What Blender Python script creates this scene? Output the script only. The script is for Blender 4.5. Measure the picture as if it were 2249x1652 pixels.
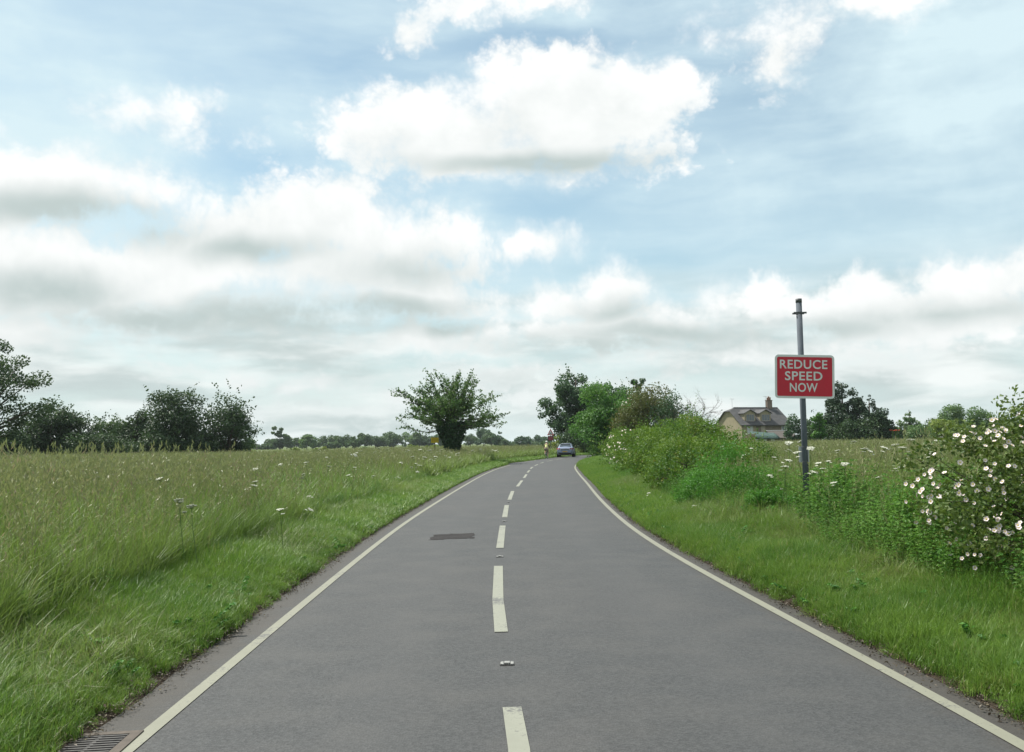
import bpy, bmesh, math, random
import numpy as np
from mathutils import Vector, Matrix

scene = bpy.context.scene
for o in list(bpy.data.objects):
    bpy.data.objects.remove(o)
COL = scene.collection
RNG = np.random.default_rng(7)
random.seed(7)
PI = math.pi
R = math.radians

# ------------------------------------------------------------------ camera
# V = pixel frame of the photograph at 2249 x 1652, used only to work out real positions on the ground
F_V, CAM_H, PITCH, ROLL = 1976.6, 1.6, R(4.25), R(0.8)
_fw = np.array([0, math.cos(PITCH), math.sin(PITCH)])
_r0 = np.array([1.0, 0, 0]); _u0 = np.array([0, -math.sin(PITCH), math.cos(PITCH)])
_r = _r0 * math.cos(ROLL) - _u0 * math.sin(ROLL)
_u = _r0 * math.sin(ROLL) + _u0 * math.cos(ROLL)
cam_data = bpy.data.cameras.new("camera")
cam = bpy.data.objects.new("camera", cam_data)
COL.objects.link(cam)
cam_data.sensor_width = 36.0
cam_data.lens = 36.0 * F_V / 2249.0
cam_data.clip_start = 0.1
cam_data.clip_end = 6000
cam.matrix_world = Matrix(((_r[0], _u[0], -_fw[0], 0), (_r[1], _u[1], -_fw[1], 0), (_r[2], _u[2], -_fw[2], CAM_H), (0, 0, 0, 1)))
scene.camera = cam

def ray(vx, vy):
    return _r * (vx - 1124.5) / F_V + _u * (826 - vy) / F_V + _fw

def gp(vx, vy, z=0.0):
    d = ray(vx, vy); t = (z - CAM_H) / d[2]
    return float(d[0] * t), float(d[1] * t)

def at(vx, vy, Y):
    d = ray(vx, vy); t = Y / d[1]
    return float(d[0] * t), float(Y), float(CAM_H + d[2] * t)

# ------------------------------------------------------------------ world, sun, exposure
SUN_EL, SUN_AZ = R(57), R(-52)          # azimuth from +Y towards +X
SKY_STRENGTH = 0.1
EXPOSURE = 0.68
SKY_K = 2 ** -EXPOSURE      # sky and clouds as bright on the film as in the photograph
world = bpy.data.worlds.new("World")
scene.world = world
world.use_nodes = True
wt = world.node_tree
wt.nodes.clear()

class NB:
    """tiny helper to write node trees as expressions"""
    def __init__(s, tree): s.t = tree
    def _in(s, sock, v):
        if v is None: return
        if isinstance(v, bpy.types.NodeSocket): s.t.links.new(v, sock)
        else:
            if hasattr(sock.default_value, '__len__') and not hasattr(v, '__len__'): v = (v,) * len(sock.default_value)
            if hasattr(sock.default_value, '__len__') and len(sock.default_value) == 4 and len(v) == 3: v = (*v, 1)
            sock.default_value = v
    def n(s, typ, ins=(), outs=0, **kw):
        nd = s.t.nodes.new(typ)
        for k, v in kw.items(): setattr(nd, k, v)
        if isinstance(ins, dict):
            for k, v in ins.items(): s._in(nd.inputs[k], v)
        else:
            for i, v in enumerate(ins): s._in(nd.inputs[i], v)
        return nd.outputs[outs]
    def m(s, op, a, b=None, c=None, clamp=False): return s.n('ShaderNodeMath', (a, b, c), operation=op, use_clamp=clamp)
    def v(s, op, a, b=None, c=None, outs=0): return s.n('ShaderNodeVectorMath', (a, b, c), outs, operation=op)
    def mix(s, f, a, b, blend='MIX'):
        nd = s.t.nodes.new('ShaderNodeMix'); nd.data_type = 'RGBA'; nd.blend_type = blend
        s._in(nd.inputs[0], f); s._in(nd.inputs[6], a); s._in(nd.inputs[7], b); return nd.outputs[2]
    def ss(s, x, lo, hi, a=0.0, b=1.0):
        return s.n('ShaderNodeMapRange', (x, lo, hi, a, b), interpolation_type='SMOOTHSTEP')
    def lin(s, x, lo, hi, a=0.0, b=1.0): return s.n('ShaderNodeMapRange', (x, lo, hi, a, b))
    def noise(s, vec, scale, detail=4, rough=0.5, outs=0, dist=0.0):
        return s.n('ShaderNodeTexNoise', {'Vector': vec, 'Scale': scale, 'Detail': detail, 'Roughness': rough, 'Distortion': dist}, outs)
    def voro(s, vec, scale, detail=0, rough=0.5, feature='F1', smooth=None, outs=0):
        d = {'Vector': vec, 'Scale': scale, 'Detail': detail, 'Roughness': rough}
        nd = s.t.nodes.new('ShaderNodeTexVoronoi'); nd.feature = feature
        for k, v in d.items(): s._in(nd.inputs[k], v)
        if smooth is not None: nd.inputs['Smoothness'].default_value = smooth
        return nd.outputs[outs]
    def comb(s, x, y, z=0.0): return s.n('ShaderNodeCombineXYZ', (x, y, z))

# the clouds stand where the photograph shows them: azimuth, elevation, half extents (all angles), strength
def azel(vx, vy):
    d = ray(vx, vy); d = d / np.linalg.norm(d)
    return math.atan2(d[0], d[1]), math.asin(d[2])
CUMULUS = [
    (1220, 235, 310, 125, 1.5), (1385, 215, 150, 105, 1.3), (1470, 210, 85, 85, 1.2), (1000, 275, 270, 110, 1.3), (850, 275, 170, 95, .95),
    (1120, 330, 430, 85, 1.05), (1215, 165, 120, 65, 1.0),
    (120, 385, 270, 95, 1.05), (-60, 400, 200, 120, 1.0), (300, 420, 110, 90, 0.8),
    (700, 470, 310, 105, 1.05), (540, 500, 260, 110, 1.0), (890, 530, 190, 100, 1.0), (430, 570, 270, 120, 1.0), (760, 610, 380, 105, 1.1),
    (200, 620, 360, 120, 1.0), (-30, 590, 230, 110, 1.0), (1010, 600, 130, 45, 0.7), (880, 660, 300, 60, 0.9), (480, 700, 480, 80, 0.9), (60, 740, 300, 70, .6),
    (1180, 535, 140, 56, 0.68), (1340, 640, 140, 80, 1.0), (1230, 665, 140, 60, 0.9), (1600, 670, 170, 70, 0.9), (1720, 690, 170, 55, 0.8),
    (1460, 690, 180, 60, 0.85), (1900, 660, 150, 60, 0.85), (2100, 630, 200, 80, 0.95), (2240, 590, 190, 75, 0.95), (2000, 700, 330, 80, 0.95), (1400, 730, 420, 60, .85),
    (900, 745, 350, 55, .7), (1750, 770, 500, 60, .6), (1000, 830, 500, 45, .45),
    (520, 830, 80, 25, 0.85), (700, 848, 115, 44, 1.0), (880, 862, 90, 32, 0.9), (380, 802, 75, 22, 0.6), (780, 900, 260, 40, .5), (1150, 870, 120, 25, .5),
    (910, 60, 70, 55, 0.7), (1060, 15, 190, 48, 0.62), (1200, 5, 150, 40, .5), (1690, 95, 90, 100, 0.8), (1720, 50, 190, 75, 0.75), (1930, 5, 230, 55, 0.7), (330, 255, 200, 70, 0.62),
    (230, 240, 90, 40, 0.5), (420, 300, 60, 50, 0.4)]
GREYS = [
    (130, 455, 260, 40, .9), (1190, 352, 290, 30, .9), (560, 545, 150, 40, .8), (100, 640, 150, 50, .8), (560, 705, 460, 50, 1.15), (800, 690, 280, 38, 1.0),
    (480, 755, 340, 30, .7), (985, 725, 90, 35, 1.0), (1300, 765, 330, 30, .75), (1480, 735, 260, 30, .8), (1760, 735, 230, 28, .8), (725, 885, 120, 25, .8),
    (560, 850, 70, 15, .6), (1330, 690, 80, 30, .5), (330, 500, 120, 40, .5), (30, 780, 250, 30, .4), (900, 600, 150, 40, .35), (2060, 700, 200, 25, .45), (1250, 830, 500, 22, .4)]
VEIL = [(120, 330, 420, 330, .75), (2160, 120, 460, 400, .70), (600, 260, 330, 90, .45), (1700, 420, 430, 130, .28), (1000, 470, 160, 150, .45), (2100, 480, 330, 160, .35),
        (40, 60, 330, 120, .4), (1250, 30, 500, 60, .4)]
BLUES = [(1180, 110, 330, 60, .9), (760, 130, 320, 70, .7), (560, 360, 190, 70, .95), (1600, 190, 130, 90, .5), (1180, 450, 330, 70, .6), (1850, 250, 220, 80, .5), (1500, 560, 260, 40, .5), (90, 270, 120, 40, .4)]

def blob_group(name, blobs, smooth):
    g = bpy.data.node_groups.new(name, 'ShaderNodeTree')
    g.interface.new_socket('P', in_out='INPUT', socket_type='NodeSocketVector')
    g.interface.new_socket('D', in_out='OUTPUT', socket_type='NodeSocketFloat')
    b = NB(g); gi = g.nodes.new('NodeGroupInput'); go = g.nodes.new('NodeGroupOutput')
    acc = None
    for (vx, vy, rx, ry, w) in blobs:
        a, e = azel(vx, vy); ra = rx / F_V; re = ry / F_V
        q = b.v('MULTIPLY_ADD', gi.outputs[0], (1 / ra, 1 / re, 0), (-a / ra, -e / re, 0))
        l = b.v('LENGTH', q, outs=1)
        d = b.m('MULTIPLY_ADD', l, -w, w)
        acc = d if acc is None else b.m('SMOOTH_MAX', acc, d, smooth)
    g.links.new(acc, go.inputs[0])
    return g

W = NB(wt)
tc = W.n('ShaderNodeTexCoord', outs=0)
sx = wt.nodes.new('ShaderNodeSeparateXYZ'); wt.links.new(tc, sx.inputs[0])
az = W.m('ARCTAN2', sx.outputs[0], sx.outputs[1]); el = W.m('ARCSINE', sx.outputs[2])
P0 = W.comb(az, el, 0.0)
gC = blob_group('cumulus_field', CUMULUS, 0.18); gG = blob_group('grey_field', GREYS, 0.15); gV = blob_group('veil_field', VEIL, 0.2); gB = blob_group('blue_field', BLUES, .2)
def grp(g, vec):
    nd = wt.nodes.new('ShaderNodeGroup'); nd.node_tree = g; wt.links.new(vec, nd.inputs[0]); return nd.outputs[0]
# warps
n1 = W.v('SUBTRACT', W.noise(P0, 9.0, 3, .5, 1), (.5, .5, .5))
n2 = W.v('SUBTRACT', W.noise(P0, 30.0, 5, .55, 1), (.5, .5, .5))
P1 = W.v('MULTIPLY_ADD', n1, (.085, .05, 0), P0)
P2 = W.v('MULTIPLY_ADD', n2, (.030, .024, 0), P1)
# fractal field: stretched flat near the horizon as real cloud decks are
low = W.ss(el, 0.0, 0.28)
Pf = W.comb(az, W.m('MULTIPLY', el, W.lin(low, 0, 1, 2.1, 1.25)), 0.0)
fb = W.m('SUBTRACT', W.noise(Pf, 13.0, 10, .60, 0), .5)
bil = W.m('SUBTRACT', .42, W.voro(W.v('MULTIPLY_ADD', n2, (.02, .02, 0), Pf), 26.0, 4, .65, 'SMOOTH_F1', .25))
def density(vec):
    d = grp(gC, vec)
    d = W.m('MULTIPLY_ADD', fb, 0.85, d)
    return W.m('MULTIPLY_ADD', bil, 0.42, d)
D = density(P2)
Dup = W.m('MULTIPLY_ADD', fb, .6, grp(gC, W.v('ADD', P1, (0.006, 0.034, 0))))
soft = W.ss(W.noise(P0, 5.0, 2), .36, .66, 0.20, .98)
alpha = W.n('ShaderNodeMapRange', (D, -0.46, W.m('SUBTRACT', soft, .28), 0, 1), interpolation_type='SMOOTHSTEP')
alpha = W.m('MULTIPLY', alpha, W.ss(W.m('ADD', D, W.m('MULTIPLY', fb, .6)), -.45, .2, .62, 1.0))
# general cloud deck so the sky goes on round the whole horizon in the same way
wx = W.m('ABSOLUTE', az)
den = W.m('DIVIDE', 1.0, W.m('ADD', W.m('MAXIMUM', sx.outputs[2], 0.0), .09))
Pq = W.v('SCALE', W.comb(sx.outputs[0], sx.outputs[1], 0.0)); wt.links.new(den, Pq.node.inputs[3])
dk = W.noise(Pq, 0.55, 6, .55, 0)
deck = W.m('MULTIPLY', W.ss(dk, .45, .62), W.ss(wx, .62, .95))
# layered bank low over the land
P3 = W.v('MULTIPLY_ADD', n1, (.05, .022, 0), P0)
bank = W.noise(W.v('MULTIPLY', P3, (5.0, 24.0, 1)), 1.0, 6, .52)
bankf = W.m('MULTIPLY', W.ss(bank, .36, .62, .25, 1.0), W.ss(el, .215, .10))
shade = W.ss(W.m('ADD', Dup, W.m('MULTIPLY', bil, -.5)), .2, 1.3)
gr = W.m('MULTIPLY_ADD', fb, 1.3, grp(gG, P1))
grey = W.m('ADD', W.m('MULTIPLY', W.ss(gr, -.45, .85), .80), W.m('MULTIPLY', shade, .20), clamp=True)
grey = W.m('MAXIMUM', grey, W.m('MULTIPLY', deck, W.ss(dk, .52, .75, 0, .7)))
grey = W.m('ADD', grey, W.ss(fb, -.22, .22, .20, -.06), clamp=True)
cl = W.mix(grey, (1.07, 1.08, 1.07), (.55, .635, .625))
alpha = W.m('MAXIMUM', alpha, deck)
cl = W.mix(W.ss(el, .02, .13, .55, 0), cl, (.70, .79, .79))
bankc = W.mix(W.ss(W.noise(W.v('MULTIPLY', P3, (6.0, 30.0, 1)), 1.0, 5, .5), .40, .62), (.93, .98, .965), (.585, .675, .67))
# clear sky behind: Nishita, with thin high veil
sky = wt.nodes.new('ShaderNodeTexSky'); sky.sky_type = 'NISHITA'; sky.sun_disc = False
sky.sun_elevation = SUN_EL; sky.sun_rotation = SUN_AZ; sky.altitude = 50; sky.air_density = 1.0; sky.dust_density = 1.0; sky.ozone_density = 1.0
Pc = W.v('MULTIPLY', W.v('ADD', P0, W.v('MULTIPLY', n1, (.06, .022, 0))), (1.9, 8.5, 1))
Pc = W.n('ShaderNodeVectorRotate', {'Vector': Pc, 'Angle': R(-9)}, rotation_type='Z_AXIS')
ci = W.noise(Pc, 3.0, 8, .58)
vf = W.m('MULTIPLY_ADD', fb, .7, grp(gV, P1))
veil = W.m('ADD', W.ss(ci, .34, .76, .44, .74), W.m('MULTIPLY', W.ss(vf, 0, .8), .55))
veil = W.m('SUBTRACT', veil, W.m('MULTIPLY', W.ss(grp(gB, P1), 0, .7), .20))
veil = W.m('MAXIMUM', veil, W.ss(el, .30, -.02, 0, .93), clamp=True)
hz = W.mix(W.ss(el, .02, .22), (.66, .79, .81), (.72, .89, .95))
skyv = W.v('SCALE', sky.outputs[0]); skyv.node.inputs[3].default_value = SKY_STRENGTH
skyv = W.v('MULTIPLY', skyv, (1.22, 1.40, 1.26))
base = W.mix(veil, skyv, hz)
base = W.mix(bankf, base, bankc)
out = W.mix(alpha, base, cl)
out = W.v('SCALE', out); out.node.inputs[3].default_value = SKY_K / SKY_STRENGTH
bg = wt.nodes.new('ShaderNodeBackground'); bg.inputs[1].default_value = SKY_STRENGTH
wt.links.new(out, bg.inputs[0])
wo = wt.nodes.new('ShaderNodeOutputWorld'); wt.links.new(bg.outputs[0], wo.inputs[0])
world.cycles.sampling_method = 'NONE'

sd = bpy.data.lights.new("sun", 'SUN'); sd.energy = 4.7; sd.angle = R(4); sd.color = (1.0, .96, .88)
sun = bpy.data.objects.new("sun", sd); COL.objects.link(sun)
sv = Vector((math.sin(SUN_AZ) * math.cos(SUN_EL), math.cos(SUN_AZ) * math.cos(SUN_EL), math.sin(SUN_EL)))
sun.rotation_euler = sv.to_track_quat('Z', 'Y').to_euler(); sun.location = sv * 60
vs = scene.view_settings
vs.view_transform = 'Standard'; vs.look = 'None'; vs.gamma = 1.0; vs.use_curve_mapping = False; vs.exposure = EXPOSURE
scene.cycles.use_denoising = True
scene.cycles.max_bounces = 6; scene.cycles.transparent_max_bounces = 6

# ------------------------------------------------------------------ materials
def new_mat(name):
    m = bpy.data.materials.new(name); m.use_nodes = True
    m.node_tree.nodes.clear()
    return m, NB(m.node_tree)

def finish(m, b, shader):
    o = m.node_tree.nodes.new('ShaderNodeOutputMaterial'); m.node_tree.links.new(shader, o.inputs[0]); return m

def principled(b, col, rough=.6, spec=.4, metal=0.0, normal=None, alpha=None):
    d = {'Base Color': col, 'Roughness': rough, 'Specular IOR Level': spec, 'Metallic': metal}
    if normal is not None: d['Normal'] = normal
    return b.n('ShaderNodeBsdfPrincipled', d)

def plain(name, col, rough=.6, spec=.4, metal=0.0, var=.12, scale=6.0):
    """paint or stuff with a little wear: colour varies by noise"""
    m, b = new_mat(name)
    p = b.n('ShaderNodeTexCoord', outs=3)
    nz = b.noise(p, scale, 6, .6)
    c = b.mix(b.ss(nz, .3, .7), tuple(x * (1 - var) for x in col), tuple(min(1, x * (1 + var)) for x in col))
    return finish(m, b, principled(b, c, b.ss(nz, .2, .8, max(0, rough - .1), min(1, rough + .1)), spec, metal))

def leaf_mat(name, c0, c1, c2, transl=.32, rough=.5, spec=.25, pos_scale=.7):
    """c0 and c1 the usual range, c2 the odd paler or browner leaf"""
    m, b = new_mat(name)
    t = b.n('ShaderNodeAttribute', outs=2, attribute_name='tint')
    oi = b.n('ShaderNodeObjectInfo', outs=5)
    pos = b.n('ShaderNodeNewGeometry', outs=0)
    nz = b.noise(pos, pos_scale, 3, .5)
    f = b.m('ADD', b.m('MULTIPLY', t, .6), b.m('MULTIPLY', b.ss(nz, .3, .7), .4))
    c = b.mix(b.ss(f, .15, .85), c0, c1)
    c = b.mix(b.ss(b.m('ADD', t, b.m('MULTIPLY', oi, .12)), .9, 1.02), c, c2)
    sh = principled(b, c, rough, spec)
    tr = b.n('ShaderNodeBsdfTranslucent', {'Color': b.mix(.5, c, (c1[0] * 1.3, c1[1] * 1.35, c1[2] * .8))})
    mx = b.n('ShaderNodeMixShader', (transl, sh, tr))
    return finish(m, b, mx)

def grass_mat(name, c0, c1, dry, dry_amt=.25, transl=.35, spec=.3, scale=.35):
    m, b = new_mat(name)
    t = b.n('ShaderNodeAttribute', outs=2, attribute_name='tint')
    oi = b.n('ShaderNodeObjectInfo', outs=5)
    pos = b.n('ShaderNodeNewGeometry', outs=0)
    big = b.noise(pos, scale, 4, .55)
    f = b.m('ADD', b.m('MULTIPLY', t, .5), b.m('ADD', b.m('MULTIPLY', oi, .25), b.m('MULTIPLY', b.ss(big, .35, .65), .35)))
    c = b.mix(f, c0, c1)
    n2 = b.noise(pos, scale * 3.1, 3, .5)
    dv = b.m('ADD', b.m('MULTIPLY', b.m('FRACT', b.m('MULTIPLY', t, 7.31)), .6), b.m('MULTIPLY', n2, .4))
    c = b.mix(b.ss(dv, .80 - dry_amt, .92 - dry_amt * .6), c, dry)
    sh = principled(b, c, .45, spec)
    tr = b.n('ShaderNodeBsdfTranslucent', {'Color': c})
    return finish(m, b, b.n('ShaderNodeMixShader', (transl, sh, tr)))

G = {}
G['verge'] = grass_mat('verge_grass', (.056, .146, .020), (.168, .272, .042), (.27, .27, .09), .10, .42, scale=1.1)
G['tall'] = grass_mat('tall_grass', (.080, .160, .028), (.180, .262, .056), (.26, .25, .10), .05, .46)
G['far'] = grass_mat('meadow_grass', (.115, .185, .040), (.185, .250, .066), (.24, .25, .11), .06, .48, scale=.12)
G['head'] = grass_mat('seed_head', (.165, .205, .075), (.245, .262, .11), (.25, .19, .13), .10, transl=.34)
G['straw'] = grass_mat('straw', (.14, .16, .06), (.20, .20, .08), (.24, .22, .11), .1)
G['weed'] = leaf_mat('weed_leaf', (0.029, 0.111, 0.016), (0.078, 0.208, 0.026), (0.130, 0.260, 0.046), .3, spec=.2)
G['hedge'] = leaf_mat('hedge_leaf', (.030, .100, .014), (.140, .225, .034), (.20, .18, .05), .3, spec=.18)
G['bright'] = leaf_mat('bright_leaf', (0.046, 0.150, 0.021), (0.091, 0.240, 0.034), (0.156, 0.260, 0.052), .35)
G['oak'] = leaf_mat('oak_leaf', (.026, .074, .034), (.078, .138, .064), (.11, .16, .08), .25)
G['green'] = leaf_mat('sycamore_leaf', (.038, .130, .024), (.105, .225, .044), (.15, .23, .06), .34)
G['brown'] = leaf_mat('russet_leaf', (.066, .096, .026), (.130, .135, .044), (.15, .115, .04), .28)
G['dark'] = leaf_mat('dark_leaf', (.018, .046, .020), (.070, .118, .050), (.11, .14, .07), .22)
G['conifer'] = leaf_mat('conifer_needle', (0.021, 0.047, 0.023), (0.049, 0.086, 0.044), (0.078, 0.111, 0.065), .12)
G['pale'] = leaf_mat('pale_leaf', (0.072, 0.150, 0.052), (0.137, 0.215, 0.078), (0.182, 0.234, 0.091), .3)
G['fartree'] = leaf_mat('far_leaf', (.050, .100, .040), (.095, .150, .062), (.12, .17, .07), .28)
G['cherry'] = leaf_mat('cherry_leaf', (.045, .112, .032), (.105, .180, .055), (.14, .19, .08), .32)
G['ivy'] = leaf_mat('ivy_leaf', (0.013, 0.044, 0.016), (0.034, 0.078, 0.026), (0.065, 0.111, 0.046), .12, spec=.35)
G['rose'] = leaf_mat('rose_leaf', (.045, .095, .018), (.120, .165, .040), (.17, .17, .07), .28)
G['nettle'] = leaf_mat('nettle_leaf', (.040, .120, .018), (.105, .220, .036), (.15, .24, .06), .34, spec=.12)
G['yellowbush'] = leaf_mat('yellow_green_leaf', (0.117, 0.195, 0.033), (0.208, 0.260, 0.046), (0.260, 0.260, 0.065), .3)

G['bark'] = plain('bark', (.075, .062, .050), .9, .1, 0, .4, 9)
G['deadwood'] = plain('dead_wood', (.14, .12, .105), .9, .1, 0, .3, 9)
G['stem'] = plain('plant_stem', (.075, .13, .035), .7, .2, 0, .25, 20)
G['umbel'] = plain('umbel_white', (.46, .47, .39), .8, .1, 0, .15, 40)
G['petal'] = plain('rose_petal', (.72, .63, .62), .6, .2, 0, .12, 25)
G['pollen'] = plain('rose_centre', (.62, .48, .12), .8, .1, 0, .15, 80)
G['poppy'] = plain('red_petal', (.62, .09, .04), .6, .2, 0, .1, 30)
G['soil'] = plain('soil', (.062, .047, .036), .95, .1, 0, .45, 14)

def asphalt_mat():
    m, b = new_mat('asphalt')
    pos = b.n('ShaderNodeNewGeometry', outs=0)
    lat = b.n('ShaderNodeAttribute', outs=2, attribute_name='lat')      # metres from the centre
    edge = b.n('ShaderNodeAttribute', outs=2, attribute_name='edge')    # metres in from the ragged outer edge
    chips = b.voro(pos, 70.0, 0, outs=1)
    cg = b.n('ShaderNodeSeparateColor', (chips,), 0)
    fine = b.noise(pos, 38.0, 5, .7)
    mid = b.noise(pos, 1.6, 5, .6)
    big = b.noise(pos, .16, 4, .5)
    c = b.mix(cg, (.023, .025, .026), (.059, .061, .062))
    c = b.mix(b.ss(fine, .35, .65), b.mix(.30, c, (.028, .030, .031)), c)
    c = b.mix(b.m('MULTIPLY', b.ss(mid, .38, .72), .30), c, (.080, .077, .072))
    c = b.mix(b.m('MULTIPLY', b.ss(big, .40, .62), .26), c, (.062, .059, .056))
    la = b.m('ABSOLUTE', lat)
    trk = b.m('MULTIPLY', b.ss(b.m('ABSOLUTE', b.m('SUBTRACT', la, 1.15)), .55, .0), .18)
    c = b.mix(trk, c, (.060, .061, .062))
    nz = b.noise(pos, 3.2, 6, .65); nf = b.noise(pos, 22, 4, .6)
    dirt = b.ss(b.m('SUBTRACT', edge, b.m('MULTIPLY', nz, .50)), .22, -.12)
    c = b.mix(b.m('MULTIPLY', dirt, .75), c, b.mix(nf, (.026, .023, .019), (.062, .055, .046)))
    bump = b.n('ShaderNodeBump', {'Strength': .35, 'Distance': .006, 'Height': b.m('ADD', b.voro(pos, 70.0, 0), fine)})
    return finish(m, b, principled(b, c, .72, .32, 0, bump))
G['asphalt'] = asphalt_mat()

def paint_mat(name, col, wear_lo):
    m, b = new_mat(name)
    pos = b.n('ShaderNodeNewGeometry', outs=0)
    n1 = b.noise(pos, 42.0, 6, .75); n2 = b.noise(pos, 1.7, 6, .7)
    w = b.ss(b.m('ADD', b.m('MULTIPLY', n1, .55), b.m('MULTIPLY', n2, .6)), wear_lo, wear_lo + .10)
    c = b.mix(b.ss(n2, .3, .7), tuple(x * .86 for x in col), col)
    c = b.mix(b.m('MULTIPLY', w, .92), c, (.085, .085, .083))
    return finish(m, b, principled(b, c, .6, .3))
G['line'] = paint_mat('edge_line_paint', (.205, .205, .158), .61)
G['dash'] = paint_mat('centre_line_paint', (.23, .235, .19), .585)

def ground_mat(name, c0, c1, c2, scale):
    m, b = new_mat(name)
    pos = b.n('ShaderNodeNewGeometry', outs=0)
    n1 = b.noise(pos, scale, 6, .6); n2 = b.noise(pos, scale * 14, 5, .65)
    c = b.mix(b.ss(n1, .35, .65), c0, c1); c = b.mix(b.ss(n2, .45, .75), c, c2)
    bump = b.n('ShaderNodeBump', {'Strength': .8, 'Distance': .05, 'Height': n2})
    return finish(m, b, principled(b, c, .95, .1, 0, bump))
G['field'] = ground_mat('field_ground', (.062, .092, .026), (.090, .118, .036), (.105, .105, .045), .05)
def verge_mat():
    m, b = new_mat('verge_ground')
    pos = b.n('ShaderNodeNewGeometry', outs=0)
    off = b.n('ShaderNodeAttribute', outs=2, attribute_name='off')
    n1 = b.noise(pos, 2.2, 6, .6); n2 = b.noise(pos, 26, 5, .65)
    soil = b.mix(n2, (.022, .017, .013), (.060, .046, .034))
    gr = b.mix(n1, (.030, .075, .014), (.060, .115, .022))
    c = b.mix(b.ss(b.m('ADD', off, b.m('MULTIPLY', b.m('SUBTRACT', n1, .5), .5)), .06, .22), soil, gr)
    bump = b.n('ShaderNodeBump', {'Strength': .9, 'Distance': .04, 'Height': n2})
    return finish(m, b, principled(b, c, .95, .1, 0, bump))
G['vergeground'] = verge_mat()

# ------------------------------------------------------------------ mesh helpers
def link(o, parent=None):
    COL.objects.link(o)
    if parent is not None: o.parent = parent
    return o

def tag(o, label=None, cat=None, group=None, kind=None):
    if label: o['label'] = label
    if cat: o['category'] = cat
    if group: o['group'] = group
    if kind: o['kind'] = kind
    return o

def empty(name, loc, rz=0.0, label=None, cat=None, group=None):
    o = bpy.data.objects.new(name, None); o.location = loc; o.rotation_euler = (0, 0, rz); o.empty_display_size = .2
    link(o); return tag(o, label, cat, group)

def np_mesh(name, V, Fq, mats, tint=None, matidx=None, smooth=False, attrs=None):
    """V (n,3) points; Fq list of arrays (k,3) or (k,4)"""
    me = bpy.data.meshes.new(name)
    V = np.asarray(V, dtype=np.float32)
    me.vertices.add(len(V)); me.vertices.foreach_set('co', V.ravel())
    if not isinstance(Fq, (list, tuple)): Fq = [Fq]
    Fq = [np.asarray(f, dtype=np.int32) for f in Fq if len(f)]
    nl = sum(f.size for f in Fq); npoly = sum(len(f) for f in Fq)
    me.loops.add(nl); me.polygons.add(npoly)
    me.loops.foreach_set('vertex_index', np.concatenate([f.ravel() for f in Fq]))
    tot = np.concatenate([np.full(len(f), f.shape[1], dtype=np.int32) for f in Fq])
    st = np.concatenate([[0], np.cumsum(tot)[:-1]]).astype(np.int32)
    me.polygons.foreach_set('loop_start', st)
    if matidx is not None: me.polygons.foreach_set('material_index', np.asarray(matidx, dtype=np.int32))
    me.polygons.foreach_set('use_smooth', np.full(npoly, bool(smooth)))
    if tint is not None:
        a = me.attributes.new('tint', 'FLOAT', 'POINT'); a.data.foreach_set('value', np.asarray(tint, dtype=np.float32))
    for k, v in (attrs or {}).items():
        a = me.attributes.new(k, 'FLOAT', 'POINT'); a.data.foreach_set('value', np.asarray(v, dtype=np.float32))
    for mm in (mats if isinstance(mats, (list, tuple)) else [mats]): me.materials.append(mm)
    me.update(calc_edges=True)
    return me

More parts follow.
